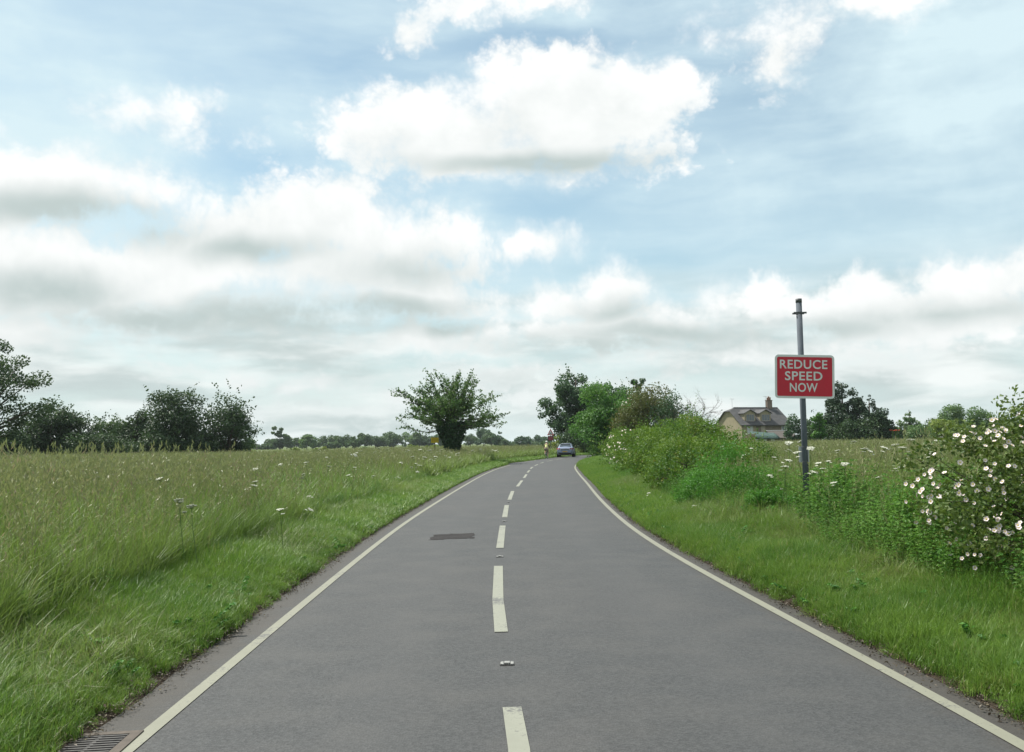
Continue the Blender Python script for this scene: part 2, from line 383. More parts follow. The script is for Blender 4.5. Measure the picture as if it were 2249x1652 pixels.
class MB:
    """collects shapes into one mesh"""
    def __init__(s): s.v = []; s.f = []; s.mi = []; s.m = 0
    def add(s, vs, fs):
        k = len(s.v); s.v += [tuple(map(float, p)) for p in vs]
        for f in fs: s.f.append([k + i for i in f]); s.mi.append(s.m)
        return s
    def box(s, c, d, rot=None):
        x, y, z = (q / 2 for q in d)
        P = [Vector(p) for p in ((-x, -y, -z), (x, -y, -z), (x, y, -z), (-x, y, -z), (-x, -y, z), (x, -y, z), (x, y, z), (-x, y, z))]
        if rot is not None: P = [rot @ p for p in P]
        return s.add([p + Vector(c) for p in P], [(0, 3, 2, 1), (4, 5, 6, 7), (0, 1, 5, 4), (1, 2, 6, 5), (2, 3, 7, 6), (3, 0, 4, 7)])
    def tube(s, pts, rad, n=6, cap=True):
        pts = [Vector(p) for p in pts]; rings = []; prev = None
        if not hasattr(rad, '__len__'): rad = [rad] * len(pts)
        k0 = len(s.v); vs = []; fs = []
        for i, p in enumerate(pts):
            t = (pts[min(i + 1, len(pts) - 1)] - pts[max(i - 1, 0)])
            t = t.normalized() if t.length > 1e-9 else Vector((0, 0, 1))
            a = Vector((1, 0, 0)) if abs(t.x) < .8 else Vector((0, 1, 0))
            if prev is not None: a = prev
            u = (a - t * a.dot(t)).normalized(); w = t.cross(u); prev = u
            for j in range(n):
                th = 2 * PI * j / n; vs.append(p + (u * math.cos(th) + w * math.sin(th)) * rad[i])
        for i in range(len(pts) - 1):
            for j in range(n):
                a, b2 = i * n + j, i * n + (j + 1) % n
                fs.append((a, b2, b2 + n, a + n))
        if cap: fs.append(tuple(range(n))[::-1]); fs.append(tuple(range((len(pts) - 1) * n, len(pts) * n)))
        return s.add(vs, fs)
    def prism(s, outline, depth, origin=(0, 0, 0), axes=((1, 0, 0), (0, 0, 1), (0, 1, 0))):
        """2-D outline (counter clockwise seen against the third axis) pushed along the third axis"""
        A, B, Cx = (Vector(a) for a in axes); O = Vector(origin); n = len(outline)
        vs = [O + A * p[0] + B * p[1] for p in outline] + [O + A * p[0] + B * p[1] + Cx * depth for p in outline]
        fs = [tuple(range(n)), tuple(range(n, 2 * n))[::-1]] + [(i, i + n, (i + 1) % n + n, (i + 1) % n) for i in range(n)]
        return s.add(vs, fs)
    def lathe(s, prof, n=12, c=(0, 0, 0)):
        vs = []; fs = []
        for (r, z) in prof:
            for j in range(n):
                th = 2 * PI * j / n; vs.append((c[0] + r * math.cos(th), c[1] + r * math.sin(th), c[2] + z))
        for i in range(len(prof) - 1):
            for j in range(n):
                a, b2 = i * n + j, i * n + (j + 1) % n; fs.append((a, b2, b2 + n, a + n))
        fs.append(tuple(range(n))[::-1]); fs.append(tuple(range((len(prof) - 1) * n, len(prof) * n)))
        return s.add(vs, fs)
    def mesh(s, name, mats, smooth=False):
        me = bpy.data.meshes.new(name); me.from_pydata(s.v, [], s.f)
        for mm in (mats if isinstance(mats, (list, tuple)) else [mats]): me.materials.append(mm)
        me.polygons.foreach_set('material_index', s.mi)
        bm = bmesh.new(); bm.from_mesh(me); bmesh.ops.recalc_face_normals(bm, faces=bm.faces); bm.to_mesh(me); bm.free()
        if smooth: me.polygons.foreach_set('use_smooth', [True] * len(me.polygons))
        me.update(); return me
    def build(s, name, mats, parent=None, smooth=False, loc=None):
        o = bpy.data.objects.new(name, s.mesh(name, mats, smooth))
        if loc is not None: o.location = loc
        return link(o, parent)

def obj(name, me, parent=None, loc=None):
    o = bpy.data.objects.new(name, me)
    if loc is not None: o.location = loc
    return link(o, parent)

def dup(root, loc, rz=0.0, scale=1.0, label=None, group=None):
    c = root.copy(); c.location = loc; c.rotation_euler = (0, 0, rz); c.scale = (scale,) * 3
    if label: c['label'] = label
    if group: c['group'] = group
    COL.objects.link(c)
    for ch in root.children:
        k = ch.copy(); k.parent = c; COL.objects.link(k)
        for g2 in ch.children:
            q = g2.copy(); q.parent = k; COL.objects.link(q)
    return c

def soften(o, w, seg=2):
    md = o.modifiers.new('edge', 'BEVEL'); md.width = w; md.segments = seg; md.limit_method = 'ANGLE'; md.angle_limit = R(40)
    return o

def unit(v): return v / np.maximum(np.linalg.norm(v, axis=1, keepdims=True), 1e-9)

def leaves(centres, size, normals=None, aspect=.62, rng=RNG, jitter=.35, flat=0.9):
    """pointed four-sided leaves folded along the midrib -> V, F, tint"""
    n = len(centres)
    nr = rng.normal(size=(n, 3)) * flat
    if normals is not None: nr = nr + normals
    nr = unit(nr)
    d = unit(np.cross(nr, rng.normal(size=(n, 3)))); w = np.cross(nr, d)
    sz = (size * (1 + jitter * rng.uniform(-1, 1, n)))[:, None]
    L = d * sz; Wd = w * sz * aspect * .5
    fold = nr * sz * .12
    V = np.stack([centres - L * .5, centres + Wd + fold, centres + L * .5, centres - Wd + fold], 1).reshape(-1, 3)
    k = np.arange(n)[:, None] * 4
    Fq = np.concatenate([k + np.array([[0, 1, 2]]), k + np.array([[0, 2, 3]])], 1).reshape(-1, 3)
    t = np.repeat(rng.uniform(0, 1, n), 4)
    return V, Fq, t

# ------------------------------------------------------------------ road line and land heights
_CY = np.array([-40, -15, 0, 5, 7, 9, 11.5, 15, 19, 25, 31, 35.4, 42.4, 47.6, 52.7, 57.5, 63, 68, 75.5, 88, 99, 109, 118, 126, 133, 140, 146, 151, 155])
_CX = np.array([.42, .40, .36, .305, .19, .13, .04, -.04, -.02, .135, .335, .5, .74, .96, 1.2, 1.47, 1.92, 2.4, 3.27, 5.4, 7.8, 10.9, 15.2, 21, 29, 42, 60, 82, 110])
_HW = np.array([2.4, 2.4, 2.4, 2.375, 2.33, 2.29, 2.24, 2.205, 2.23, 2.265, 2.33, 2.38, 2.42, 2.44, 2.44, 2.43, 2.42, 2.40, 2.36, 2.36, 2.36, 2.36, 2.36, 2.36, 2.36, 2.36, 2.36, 2.36, 2.36])
def _smooth_line():
    P = np.stack([_CX, _CY, _HW], 1)
    s = np.concatenate([[0], np.cumsum(np.linalg.norm(np.diff(P[:, :2], axis=0), axis=1))])
    u = np.arange(0, s[-1], .5)
    Q = np.stack([np.interp(u, s, P[:, i]) for i in range(3)], 1)
    k = np.exp(-.5 * (np.arange(-12, 13) / 4.5) ** 2); k /= k.sum()
    Q2 = np.stack([np.convolve(np.pad(Q[:, i], 12, mode='reflect', reflect_type='odd'), k, 'valid') for i in range(3)], 1)
    return Q2
RL = _smooth_line()
RC, RH = RL[:, :2], RL[:, 2]
_tg = np.gradient(RC, axis=0); RT = _tg / np.linalg.norm(_tg, axis=1, keepdims=True)
RN = np.stack([RT[:, 1], -RT[:, 0]], 1)            # to the right
EDGE_L, EDGE_R = .36, .24                          # asphalt beyond the edge lines
_bul = .55 * np.exp(-((RC[:, 1] - 72) / 4.0) ** 2)
OUT_L = RH + EDGE_L + _bul; OUT_R = RH + EDGE_R

def lateral(x, y):
    """signed metres outside the asphalt edge (negative = on the road), side (-1 left, 1 right), index"""
    x = np.atleast_1d(np.asarray(x, float)); y = np.atleast_1d(np.asarray(y, float))
    o = np.empty(len(x)); sd_ = np.empty(len(x)); ix = np.empty(len(x), int)
    for a in range(0, len(x), 4000):
        q = np.stack([x[a:a + 4000], y[a:a + 4000]], 1)
        d = ((q[:, None, :] - RC[None]) ** 2).sum(2); i = d.argmin(1)
        lat = ((q - RC[i]) * RN[i]).sum(1)
        far = np.sqrt(d[np.arange(len(q)), i])
        sgn = np.where(lat >= 0, 1, -1)
        o[a:a + 4000] = np.maximum(np.abs(lat), far) - np.where(sgn > 0, OUT_R[i], OUT_L[i]); sd_[a:a + 4000] = sgn; ix[a:a + 4000] = i
    return o, sd_, ix
_PO = np.array([-.3, 0, .12, .3, .6, 1.2, 2.0, 3.0, 4.5, 7.0, 10.0, 16.0])
_PL = np.array([-.04, -.012, .02, .045, .06, .08, .10, .12, .15, .16, .16, .16])
_PR = np.array([-.04, -.012, .02, .045, .06, .09, .14, .22, .32, .42, .48, .52])
def wob(x, y): return .5 * np.sin(x * .9 + 1.3 * np.sin(y * .37)) + .5 * np.sin(y * .71 + 1.7 * np.sin(x * .23 + 1))
def hz(x, y):
    o, s_, _ = lateral(x, y)
    z = np.where(s_ > 0, np.interp(o, _PO, _PR), np.interp(o, _PO, _PL))
    return z + .035 * wob(np.asarray(x), np.asarray(y)) * np.clip(o / 2, 0, 1)
def hz1(x, y): return float(hz([x], [y])[0])

# ground: one sheet to the horizon, sunk under the road and the verges
g_ = np.sinh(np.linspace(-1, 1, 141) * 5.2); g_ = g_ / g_.max()
gx, gy = np.meshgrid(g_ * 3200 + 2, g_ * 3200 + 40, indexing='ij')
fx, fy = gx.ravel(), gy.ravel()
o_, s_, _ = lateral(fx, fy)
fz = np.where(s_ > 0, .52, .16) - np.interp(o_, [9, 13], [.75, 0.0])
fz = np.where(o_ > 60, np.where(s_ > 0, .52, .16) * np.interp(o_, [60, 260], [1, .3]), fz) + .05 * wob(fx * .2, fy * .2) * (o_ > 14)
n_ = len(g_); I = np.arange(n_ * n_).reshape(n_, n_)
ground = obj('ground', np_mesh('ground', np.stack([fx, fy, fz], 1), np.stack([I[:-1, :-1], I[1:, :-1], I[1:, 1:], I[:-1, 1:]], -1).reshape(-1, 4), G['field'], smooth=True))
tag(ground, kind='structure')

def strip(offs, zfun, side=None, i0=0, i1=None, step=1):
    idx = np.arange(i0, i1 if i1 is not None else len(RC), step)
    V = []; lat = []
    for o in offs:
        off = o(idx) if callable(o) else np.full(len(idx), float(o))
        P = RC[idx] + RN[idx] * off[:, None]; V.append(P); lat.append(off)
    V = np.stack(V, 1); lat = np.stack(lat, 1); m_, k_ = V.shape[:2]
    I = np.arange(m_ * k_).reshape(m_, k_)
    Fq = np.stack([I[:-1, :-1], I[:-1, 1:], I[1:, 1:], I[1:, :-1]], -1).reshape(-1, 4)
    return V.reshape(-1, 2), lat.ravel(), Fq, idx, k_

# road surface with a ragged outer edge
_rag = np.random.default_rng(3)
ragL = np.convolve(_rag.normal(size=len(RC) + 6), [.2, .3, .3, .2], 'same')[3:-3] * .05
ragR = np.convolve(_rag.normal(size=len(RC) + 6), [.2, .3, .3, .2], 'same')[3:-3] * .04
offs = [lambda i: -(OUT_L[i] + ragL[i])] + [(lambda f: (lambda i: f * RH[i]))(f) for f in (-1, -.75, -.5, -.25, 0, .25, .5, .75, 1)] + [lambda i: OUT_R[i] + ragR[i]]
V2, lat, Fq, idx, k_ = strip(offs, None)
cam_fall = .0
ii = np.repeat(idx, k_)
edge = np.where(lat < 0, OUT_L[ii] + lat, OUT_R[ii] - lat)
road = obj('road', np_mesh('road', np.column_stack([V2, .03 * (1 - (lat / 2.6) ** 2) - .02]), Fq, G['asphalt'], smooth=True, attrs={'lat': lat, 'edge': edge}))
tag(road, kind='structure')
def road_z(lat): return .03 * (1 - (lat / 2.6) ** 2) - .02

for nm, sgn, prof in (('left_verge', -1, _PL), ('right_verge', 1, _PR)):
    base = OUT_L if sgn < 0 else OUT_R
    po = [-.28, -.1, 0, .1, .2, .35, .6, 1.0, 1.6, 2.3, 3.2, 4.5, 6.5, 9, 12, 15, 16.5]
    offs = [(lambda d: (lambda i: sgn * (base[i] + d)))(d) for d in po]
    V2, lat, Fq, idx, k_ = strip(offs, None)
    dd = np.tile(po, len(idx))
    z = np.interp(dd, _PO, prof) + .035 * wob(V2[:, 0], V2[:, 1]) * np.clip(dd / 2, 0, 1) - np.where(dd > 15.5, .5, 0)
    rr = np.random.default_rng(11)
    z = z + rr.uniform(-.012, .012, len(z)) * ((dd > .05) & (dd < 3))
    z = z - np.where(dd < -.05, .06, 0)
    v_ = obj(nm, np_mesh(nm, np.column_stack([V2, z]), Fq if sgn > 0 else Fq[:, ::-1], G['vergeground'], smooth=True, attrs={'off': dd}))
    tag(v_, kind='structure')

# painted lines: parts of the road
def ribbon(name, mat, pts_lat, y0, y1, w, dz=.005, step=.25, parent=None):
    """ribbon along the road; pts_lat(y) = lateral x of its middle (world x as a function of y)"""
    n = max(2, int((y1 - y0) / step) + 1); ys = np.linspace(y0, y1, n)
    xs = np.array([pts_lat(y) for y in ys]); T = np.gradient(np.stack([xs, ys], 1), axis=0); T /= np.linalg.norm(T, axis=1, keepdims=True)
    Nn = np.stack([T[:, 1], -T[:, 0]], 1)
    A = np.stack([xs, ys], 1) - Nn * w / 2; B = np.stack([xs, ys], 1) + Nn * w / 2
    cx = np.interp(ys, RC[:, 1], RC[:, 0])
    V = []
    for P in (A, B): V.append(np.column_stack([P, road_z(P[:, 0] - cx) + dz]))
    V = np.stack(V, 1).reshape(-1, 3); I = np.arange(2 * n).reshape(n, 2)
    return obj(name, np_mesh(name, V, np.stack([I[:-1, 0], I[:-1, 1], I[1:, 1], I[1:, 0]], -1), mat, smooth=True), parent)
yl = RC[:, 1]
xL = RC[:, 0] - RN[:, 0] * RH; yL = RC[:, 1] - RN[:, 1] * RH
xR = RC[:, 0] + RN[:, 0] * RH; yR = RC[:, 1] + RN[:, 1] * RH
fL = lambda y: np.interp(y, yL, xL); fR = lambda y: np.interp(y, yR, xR)
_dy = np.array([-10, 0, 4.8, 5.6, 7.7, 9.3, 11.8, 13.8, 17.5, 19.4, 23.2, 25.4, 29.9, 33, 38.2, 40.9, 46.5, 49.2, 54, 57, 61.7, 64, 68.3, 70, 75, 81.8, 84.4, 99, 109])
_dx = np.array([.1, .07, .01, -.03, -.12, -.175, -.21, -.22, -.22, -.2, -.18, -.12, -.03, .14, .36, .48, .70, .80, 1.02, 1.14, 1.44, 1.64, 1.97, 2.18, 2.66, 3.75, 4.2, 7.2, 10.3])
fC = lambda y: np.interp(y, _dy, _dx)
ribbon('edge_line', G['line'], fL, -8, 66, .092, parent=road)
ribbon('edge_line', G['line'], fL, 76, 83, .10, parent=road)
ribbon('edge_line', G['line'], fR, -8, 78, .098, parent=road)
for y0, y1 in ((-4.5, -.8), (1.3, 5.55), (7.72, 11.8), (13.8, 17.5), (19.4, 23.2), (25.4, 29.9), (33, 38.2), (40.9, 45.5), (48.2, 52.2), (55, 59.2), (62, 66), (69, 73), (76, 80), (83, 87), (90, 94)):
    ribbon('centre_dash', G['dash'], fC, y0, y1, .114, .006, parent=road)
# tarmac patch in the left lane
pa = [gp(*q) for q in ((940, 1187), (1040, 1184), (1044, 1172), (956, 1175))]
G['patch'] = ground_mat('dark_tarmac', (.043, .041, .041), (.051, .048, .048), (.038, .036, .036), 3.0)
rg_ = np.random.default_rng(9); ol = []
for k in range(4):
    a, b = np.array(pa[k]), np.array(pa[(k + 1) % 4])
    for t in np.linspace(0, 1, 12, endpoint=False): ol.append(a + (b - a) * t + rg_.normal(size=2) * .022)
mb = MB(); mb.add([(x, y, road_z(x - .0) + .004) for x, y in ol], [tuple(range(len(ol)))]); mb.build('tarmac_patch', G['patch'], road)

# ------------------------------------------------------------------ trees and bushes
def rnd_ellipsoid(n, rng, shell=.55):
    d = unit(rng.normal(size=(n, 3))); r = rng.uniform(shell ** 3, 1, n) ** (1 / 3)
    return d * r[:, None]

def tree(name, label, cat, loc, ells, n_leaf, leaf, lm, trunk_h=None, trunk_r=.2, n_clump=60, clump=.22, shell=.45, group=None, bark='bark', seed=1,
         limbs=9, aspect=.7, lean=(0, 0), sprigs=0, crown_name='crown', up=.5, carve=()):
    """ells: (dx, dy, z, rx, ry, rz) above the base; leaves grow in clumps spread through these volumes"""
    rng = np.random.default_rng(seed)
    root = empty(name, loc, 0, label, cat, group)
    vol = np.array([e[3] * e[4] * e[5] for e in ells]) ** (.75); pr_ = vol / vol.sum()
    C = []
    for k, e in enumerate(ells):
        m_ = max(2, int(round(n_clump * pr_[k])))
        p = rnd_ellipsoid(m_, rng, shell) * np.array(e[3:6]) + np.array(e[0:3]); C.append(np.column_stack([p, np.full(m_, (e[3] * e[4] * e[5]) ** (1 / 3)) * clump * 2.2 * rng.uniform(.6, 1.3, m_)]))
    C = np.concatenate(C); C = C[C[:, 2] > .05]
    w = C[:, 3] ** 2; ci = rng.choice(len(C), n_leaf, p=w / w.sum())
    off = rnd_ellipsoid(n_leaf, rng, .15)
    P = C[ci, :3] + off * C[ci, 3:4] * np.array([1, 1, .72])
    Nn = off * .8 + np.array([0, 0, up])
    if sprigs:   # thin shoots that break the outline
        S = rng.choice(len(C), sprigs); ex = []; en = []
        cen = np.array([np.average([e[i] for e in ells]) for i in range(3)])
        for s in S:
            d = C[s, :3] - cen; d[2] = abs(d[2]) * .8 + .3; d = d / np.linalg.norm(d) + rng.normal(size=3) * .3; d /= np.linalg.norm(d)
            L = C[s, 3] * rng.uniform(1.0, 2.0); t = np.linspace(.5, 1.0, 9)[:, None]
            ex.append(C[s, :3] + d * L * t + rng.normal(size=(9, 3)) * leaf * .45)
        ex = np.concatenate(ex); P = np.concatenate([P, ex]); Nn = np.concatenate([Nn, rng.normal(size=ex.shape)])
    for (cx_, cy_, cz_, cr_) in carve:
        kp = ((P - np.array([cx_, cy_, cz_])) ** 2 * np.array([1, .35, 1])).sum(1) > (cr_ * rng.uniform(.75, 1.1, len(P))) ** 2
        P, Nn, ci = P[kp], Nn[kp], np.concatenate([ci, np.zeros(len(kp) - len(ci), int)])[kp]
        n_leaf = len(P)
    P[:, 2] = np.maximum(P[:, 2], leaf * .3)
    V, Fq, t = leaves(P, leaf, Nn, aspect, rng)
    # leaves of one clump share much of their colour
    ct = rng.uniform(0, 1, len(C)); tt = np.repeat(np.concatenate([ct[ci], rng.uniform(0, 1, len(P) - n_leaf)]), 4); t = .40 * t + .60 * tt
    obj(crown_name, np_mesh(name + '_' + crown_name, V, Fq, G[lm], t), root)
    # trunk and limbs
    mb = MB(); zt = trunk_h if trunk_h else min(e[2] - e[5] for e in ells) + .3
    topz = max(e[2] for e in ells)
    base = [(0, 0, -.3), (lean[0] * .3, lean[1] * .3, zt * .5), (lean[0], lean[1], zt), (lean[0] * 1.3, lean[1] * 1.3, max(zt * 1.1, topz))]
    mb.tube(base, [trunk_r * 1.25, trunk_r, trunk_r * .85, trunk_r * .25], 8)
    for j in rng.choice(len(C), min(limbs, len(C)), replace=False):
        q = C[j, :3]; z0 = zt * rng.uniform(.75, 1.05); h0 = np.array([lean[0] * z0 / max(zt, .1), lean[1] * z0 / max(zt, .1), z0])
        mid = h0 * .55 + q * .45 + np.array([0, 0, -.06 * np.linalg.norm(q - h0)]) + rng.normal(size=3) * .1
        r0 = trunk_r * rng.uniform(.3, .5)
        mb.tube([h0, mid, q], [r0, r0 * .65, r0 * .15], 5, False)
        for _ in range(2):
            near = C[np.argsort(((C[:, :3] - q) ** 2).sum(1))[rng.integers(1, 6)], :3]
            mb.tube([mid, (mid + near) / 2 + rng.normal(size=3) * .1, near], [r0 * .45, r0 * .3, r0 * .08], 4, False)
    mb.build('trunk', G[bark], root, True)
    return root

def px_tree(name, label, cat, vx, vtop, hw, Y, lm, kind='round', k=3.0, leafpx=1.5, seed=1, group=None, vbase=None, zc=None, cap=15000, **kw):
    """a tree at depth Y whose crown is hw wide each way and reaches vtop (photograph pixels) -> real size and place"""
    x = at(vx, vtop, Y)[0]; top = at(vx, vtop, Y)[2]; g = hz1(x, Y); h = top - g; w = hw * Y / F_V
    rng = np.random.default_rng(seed + 100)
    if kind == 'round': E = [(0, 0, h * .58, w * .92, w * .8, h * .40), (w * .3, 0, h * .45, w * .6, w * .6, h * .33), (-w * .35, 0, h * .42, w * .6, w * .6, h * .32)]
    elif kind == 'bush': E = [(0, 0, h * .5, w * .85, w * .7, h * .48), (w * .45, .2, h * .35, w * .5, w * .5, h * .34), (-w * .45, -.2, h * .38, w * .5, w * .5, h * .36), (w * .1, -.3, h * .72, w * .45, w * .4, h * .27)]
    elif kind == 'cone': E = [(0, 0, h * z, w * r, w * r * .9, h * .13) for z, r in ((.12, .95), (.25, .92), (.4, .78), (.55, .58), (.7, .38), (.83, .22), (.92, .1))]
    elif kind == 'cedar': E = [(rng.uniform(-.25, .25) * w, 0, h * z, w * r, w * r * .8, h * .075) for z, r in ((.16, .95), (.3, .9), (.43, .95), (.56, .80), (.68, .70), (.8, .55), (.9, .42), (.96, .2))]
    elif kind == 'umbrella': E = [(-w * .15, 0, h * .80, w * .7, w * .5, h * .16), (w * .5, 0, h * .66, w * .45, w * .4, h * .14), (w * .2, 0, h * .45, w * .8, w * .6, h * .26), (-w * .1, 0, h * .2, w * .95, w * .6, h * .2)]
    elif kind == 'low': E = [(0, 0, h * .45, w, w * .6, h * .5)]
    else: E = [(e[0] * w, e[1] * w, e[2] * h, e[3] * w, e[4] * w, e[5] * h) for e in kind]
    px = F_V / Y / 2.196; leaf = max(.05, 1.12 * leafpx / px); k = k * 1.55; cap = int(cap * 1.3)
    nl = int(min(cap, k * PI * (hw / 2.196) * (h * px / 2)))
    nl = max(nl, 300)
    kw.setdefault('trunk_r', max(.06, .03 * h)); kw.setdefault('n_clump', int(np.clip(hw * 1.6, 22, 110)))
    kw.setdefault('limbs', 8 if hw > 30 else 4)
    return tree(name, label, cat, (x, Y, g - .02), E, nl, leaf, lm, seed=seed, group=group, **kw)

# ---- left: big oak at the frame edge and the dark belt behind the meadow
OAK_L = [(.10, 0, .74, .62, .5, .22), (.50, -.1, .76, .42, .35, .13), (.62, 0, .60, .38, .35, .10), (.45, .1, .45, .50, .4, .09), (.35, 0, .32, .55, .4, .07), (-.5, 0, .6, .5, .5, .3), (.25, .2, .90, .40, .3, .08), (.25, 0, .50, .5, .4, .12), (.30, 0, .22, .45, .35, .07)]
px_tree('oak_tree', 'big spreading oak cut off by the left edge, limb sweeping out over the dark bushes', 'tree', -110, 715, 232, 78, 'dark', OAK_L, k=3.2, leafpx=2.3, seed=5, limbs=26, trunk_h=2.6, trunk_r=.5, n_clump=130, clump=.17, cap=26000)
for a in ((20, 938, 52, 92, 'dark', 'bush', 'lowest dark bush at the foot of the big oak on the left edge', 21),
          (108, 886, 58, 96, 'dark', 'bush', 'dark rounded hawthorn just right of the big oak, top of its belt of bushes', 22),
          (178, 908, 48, 97, 'dark', 'bush', 'dark ragged bush between the rounded hawthorn and the thin pale one', 23),
          (246, 914, 34, 104, 'fartree', 'round', 'thin paler small tree in the dip of the dark belt on the left', 24),
          (302, 902, 46, 99, 'dark', 'bush', 'dark stepped bush rising toward the tallest tree of the left belt', 25),
          (386, 852, 60, 95, 'dark', 'round', 'tallest dense dark tree of the belt behind the left meadow', 26),
          (503, 858, 50, 95, 'dark', 'round', 'dark tree ending the left belt, sky showing under its crown', 27),
          (345, 945, 60, 93, 'dark', 'bush', 'low black-green thicket under the tallest tree of the left belt', 28),
          (440, 952, 50, 94, 'dark', 'bush', 'low black-green thicket between the last two trees of the left belt', 30),
          (512, 965, 40, 96, 'dark', 'bush', 'low dark scrub at the foot of the end tree of the left belt', 31),
          (215, 955, 75, 94, 'dark', 'bush', 'wide low dark thicket under the dip of the left belt', 32),
          (543, 958, 15, 128, 'fartree', 'round', 'small green tree peeping out right of the left belt', 29)):
    vx, vt, hw, Y, lm, kd, lab, sd_ = a
    px_tree('hawthorn_bush' if kd == 'bush' else 'small_tree', lab, 'bush' if kd == 'bush' else 'tree', vx, vt, hw, Y, lm, kd, k=1.7 if sd_ == 27 else 2.8, leafpx=2.0, seed=sd_, group='dark hedgerow belt behind the left meadow', sprigs=60, shell=.35, cap=9000)

# ---- the lone tree: fan of leafy shoots over an ivy-clad trunk
def lone_tree():
    rng = np.random.default_rng(42)
    Y = 72; x, _, top = at(990, 826, Y); g = hz1(x, Y); H = top - g
    root = empty('cherry_tree', (x, Y, g), 0, 'lone tree with fanned leafy shoots over a dark ivy-clad trunk left of the bend', 'tree')
    mb = MB(); mb.tube([(.15, 0, -.3), (.1, 0, 1.0), (0, 0, 2.4), (-.1, 0, 3.4)], [.42, .34, .26, .12], 8)
    P = []; Nn = []
    for i in range(74):
        th = 2 * PI * i / 74 * 7 + rng.uniform(0, 1); z0 = rng.uniform(2.5, 3.8)
        elv = R(rng.choice([rng.uniform(-6, 26), rng.uniform(25, 60), rng.uniform(55, 88)], p=[.46, .34, .20]))
        L = (4.75 - 1.1 * abs(math.sin(elv)) * .5) * rng.uniform(.72, 1.05)
        if elv > R(58): L = (H - z0) * rng.uniform(.75, 1.02) / math.sin(elv)
        d = np.array([math.cos(th) * math.cos(elv), math.sin(th) * math.cos(elv) * .9, math.sin(elv)])
        s = np.linspace(0, 1, 10)[:, None]; p0 = np.array([0, 0, z0])
        sag = rng.uniform(-.3, .10) * L * .25; kink = rng.normal(size=3) * .25
        br = p0 + d * L * s + np.array([0, 0, 1]) * (sag * s + (-sag * .2 + .35) * s ** 3) + kink * np.sin(s * PI)
        mb.tube(br, list(np.linspace(.055, .008, 10)), 4, False)
        for _ in range(5):   # side shoots
            j = rng.integers(3, 9); q = br[j]; dd = d + rng.normal(size=3) * .55; dd[2] += .25; dd /= np.linalg.norm(dd); l2 = rng.uniform(.35, 1.15)
            sb = q + dd * l2 * np.linspace(0, 1, 5)[:, None]
            mb.tube(sb, list(np.linspace(.016, .005, 5)), 3, False)
            for t in np.linspace(.25, 1, 5): P.append(q + dd * l2 * t)
        for t in np.linspace(.30, 1.0, 16):
            f = t * 9; j = min(int(f), 8); P.append(br[j] + (br[j + 1] - br[j]) * (f - j))
    P = np.array(P); keep = rng.uniform(size=len(P)) > .10; P = P[keep]
    P = np.repeat(P, 5, 0) + rng.normal(size=(len(P) * 5, 3)) * np.array([.08, .08, .07])
    core = rnd_ellipsoid(1300, rng, .2) * np.array([1.45, 1.3, 1.35]) + np.array([0, 0, 4.0]); cl = rnd_ellipsoid(120, rng, .35) * np.array([3.3, 3.0, 1.75]) + np.array([0, 0, 4.35])
    P = np.concatenate([P, core, np.repeat(cl, 16, 0) + rng.normal(size=(120 * 16, 3)) * np.array([.17, .17, .12])])
    V, F_, t = leaves(P, .15, None, .72, rng)
    obj('crown', np_mesh('cherry_crown', V, F_, G['cherry'], t), root)
    z = rng.uniform(0, 3.2, 5200); rad = np.interp(z, [0, .6, 1.6, 2.6, 3.2], [.46, .52, .80, 1.30, 1.2]) * rng.uniform(.25, 1, 5200) ** .5
    th = rng.uniform(0, 2 * PI, 5200); th0 = np.round(th * 3) / 3
    th = th0 + rng.normal(size=5200) * .2
    I_ = np.stack([np.cos(th) * rad + np.interp(z, [0, 3], [.18, 0]), np.sin(th) * rad, z], 1)
    V, F_, t = leaves(I_, .17, np.stack([np.cos(th), np.sin(th), th * 0 + .3], 1), .85, rng)
    obj('ivy', np_mesh('cherry_ivy', V, F_, G['ivy'], t), root)
    mb.build('trunk', G['bark'], root, True)
lone_tree()

# ---- right of the bend
OAK_R = [(0, 0, .78, .62, .6, .20), (-.50, 0, .60, .48, .5, .16), (.5, 0, .66, .50, .5, .24), (-.35, 0, .40, .5, .5, .14), (.2, .1, .30, .75, .6, .26), (.1, 0, .93, .35, .3, .06), (-.72, 0, .48, .25, .3, .07)]
px_tree('oak_tree', 'dark blue-green oak beyond the bend, sky showing through its left side', 'tree', 1264, 822, 80, 128, 'oak', OAK_R, k=3.5, leafpx=2.1, seed=51, limbs=18, trunk_h=2.4, n_clump=70, sprigs=60, group='trees at the bend')
px_tree('conifer_tree', 'dark conifer with a stepped pointed top behind the russet tree', 'tree', 1398, 829, 40, 112, 'oak', 'cedar', k=3.2, leafpx=1.8, seed=52, group='trees at the bend')
px_tree('tall_bush', 'dark green crown between the oak and the pointed conifer', 'tree', 1345, 843, 44, 118, 'oak', 'round', k=3, leafpx=1.9, seed=53, sprigs=40, group='trees at the bend')
SYC = [(0, 0, .62, .72, .7, .34), (-.25, 0, .42, .75, .7, .28), (.4, 0, .5, .6, .6, .3), (.1, 0, .25, .8, .7, .24), (0, 0, .85, .4, .4, .12)]
px_tree('sycamore_tree', 'bright green rounded tree between the dark oak and the russet tree', 'tree', 1336, 840, 78, 92, 'green', SYC, k=3.4, leafpx=1.8, seed=54, n_clump=75, sprigs=60, group='trees at the bend')
px_tree('thicket', 'black-green thicket at the foot of the dark oak beside the car', 'bush', 1290, 935, 62, 116, 'dark', 'bush', k=3.2, leafpx=1.9, seed=55, group='trees at the bend')
px_tree('russet_tree', 'russet-brown hawthorn standing above the hedge', 'tree', 1420, 848, 76, 74, 'brown', 'bush', k=4.8, leafpx=1.5, seed=56, n_clump=80, sprigs=60, group='trees at the bend')
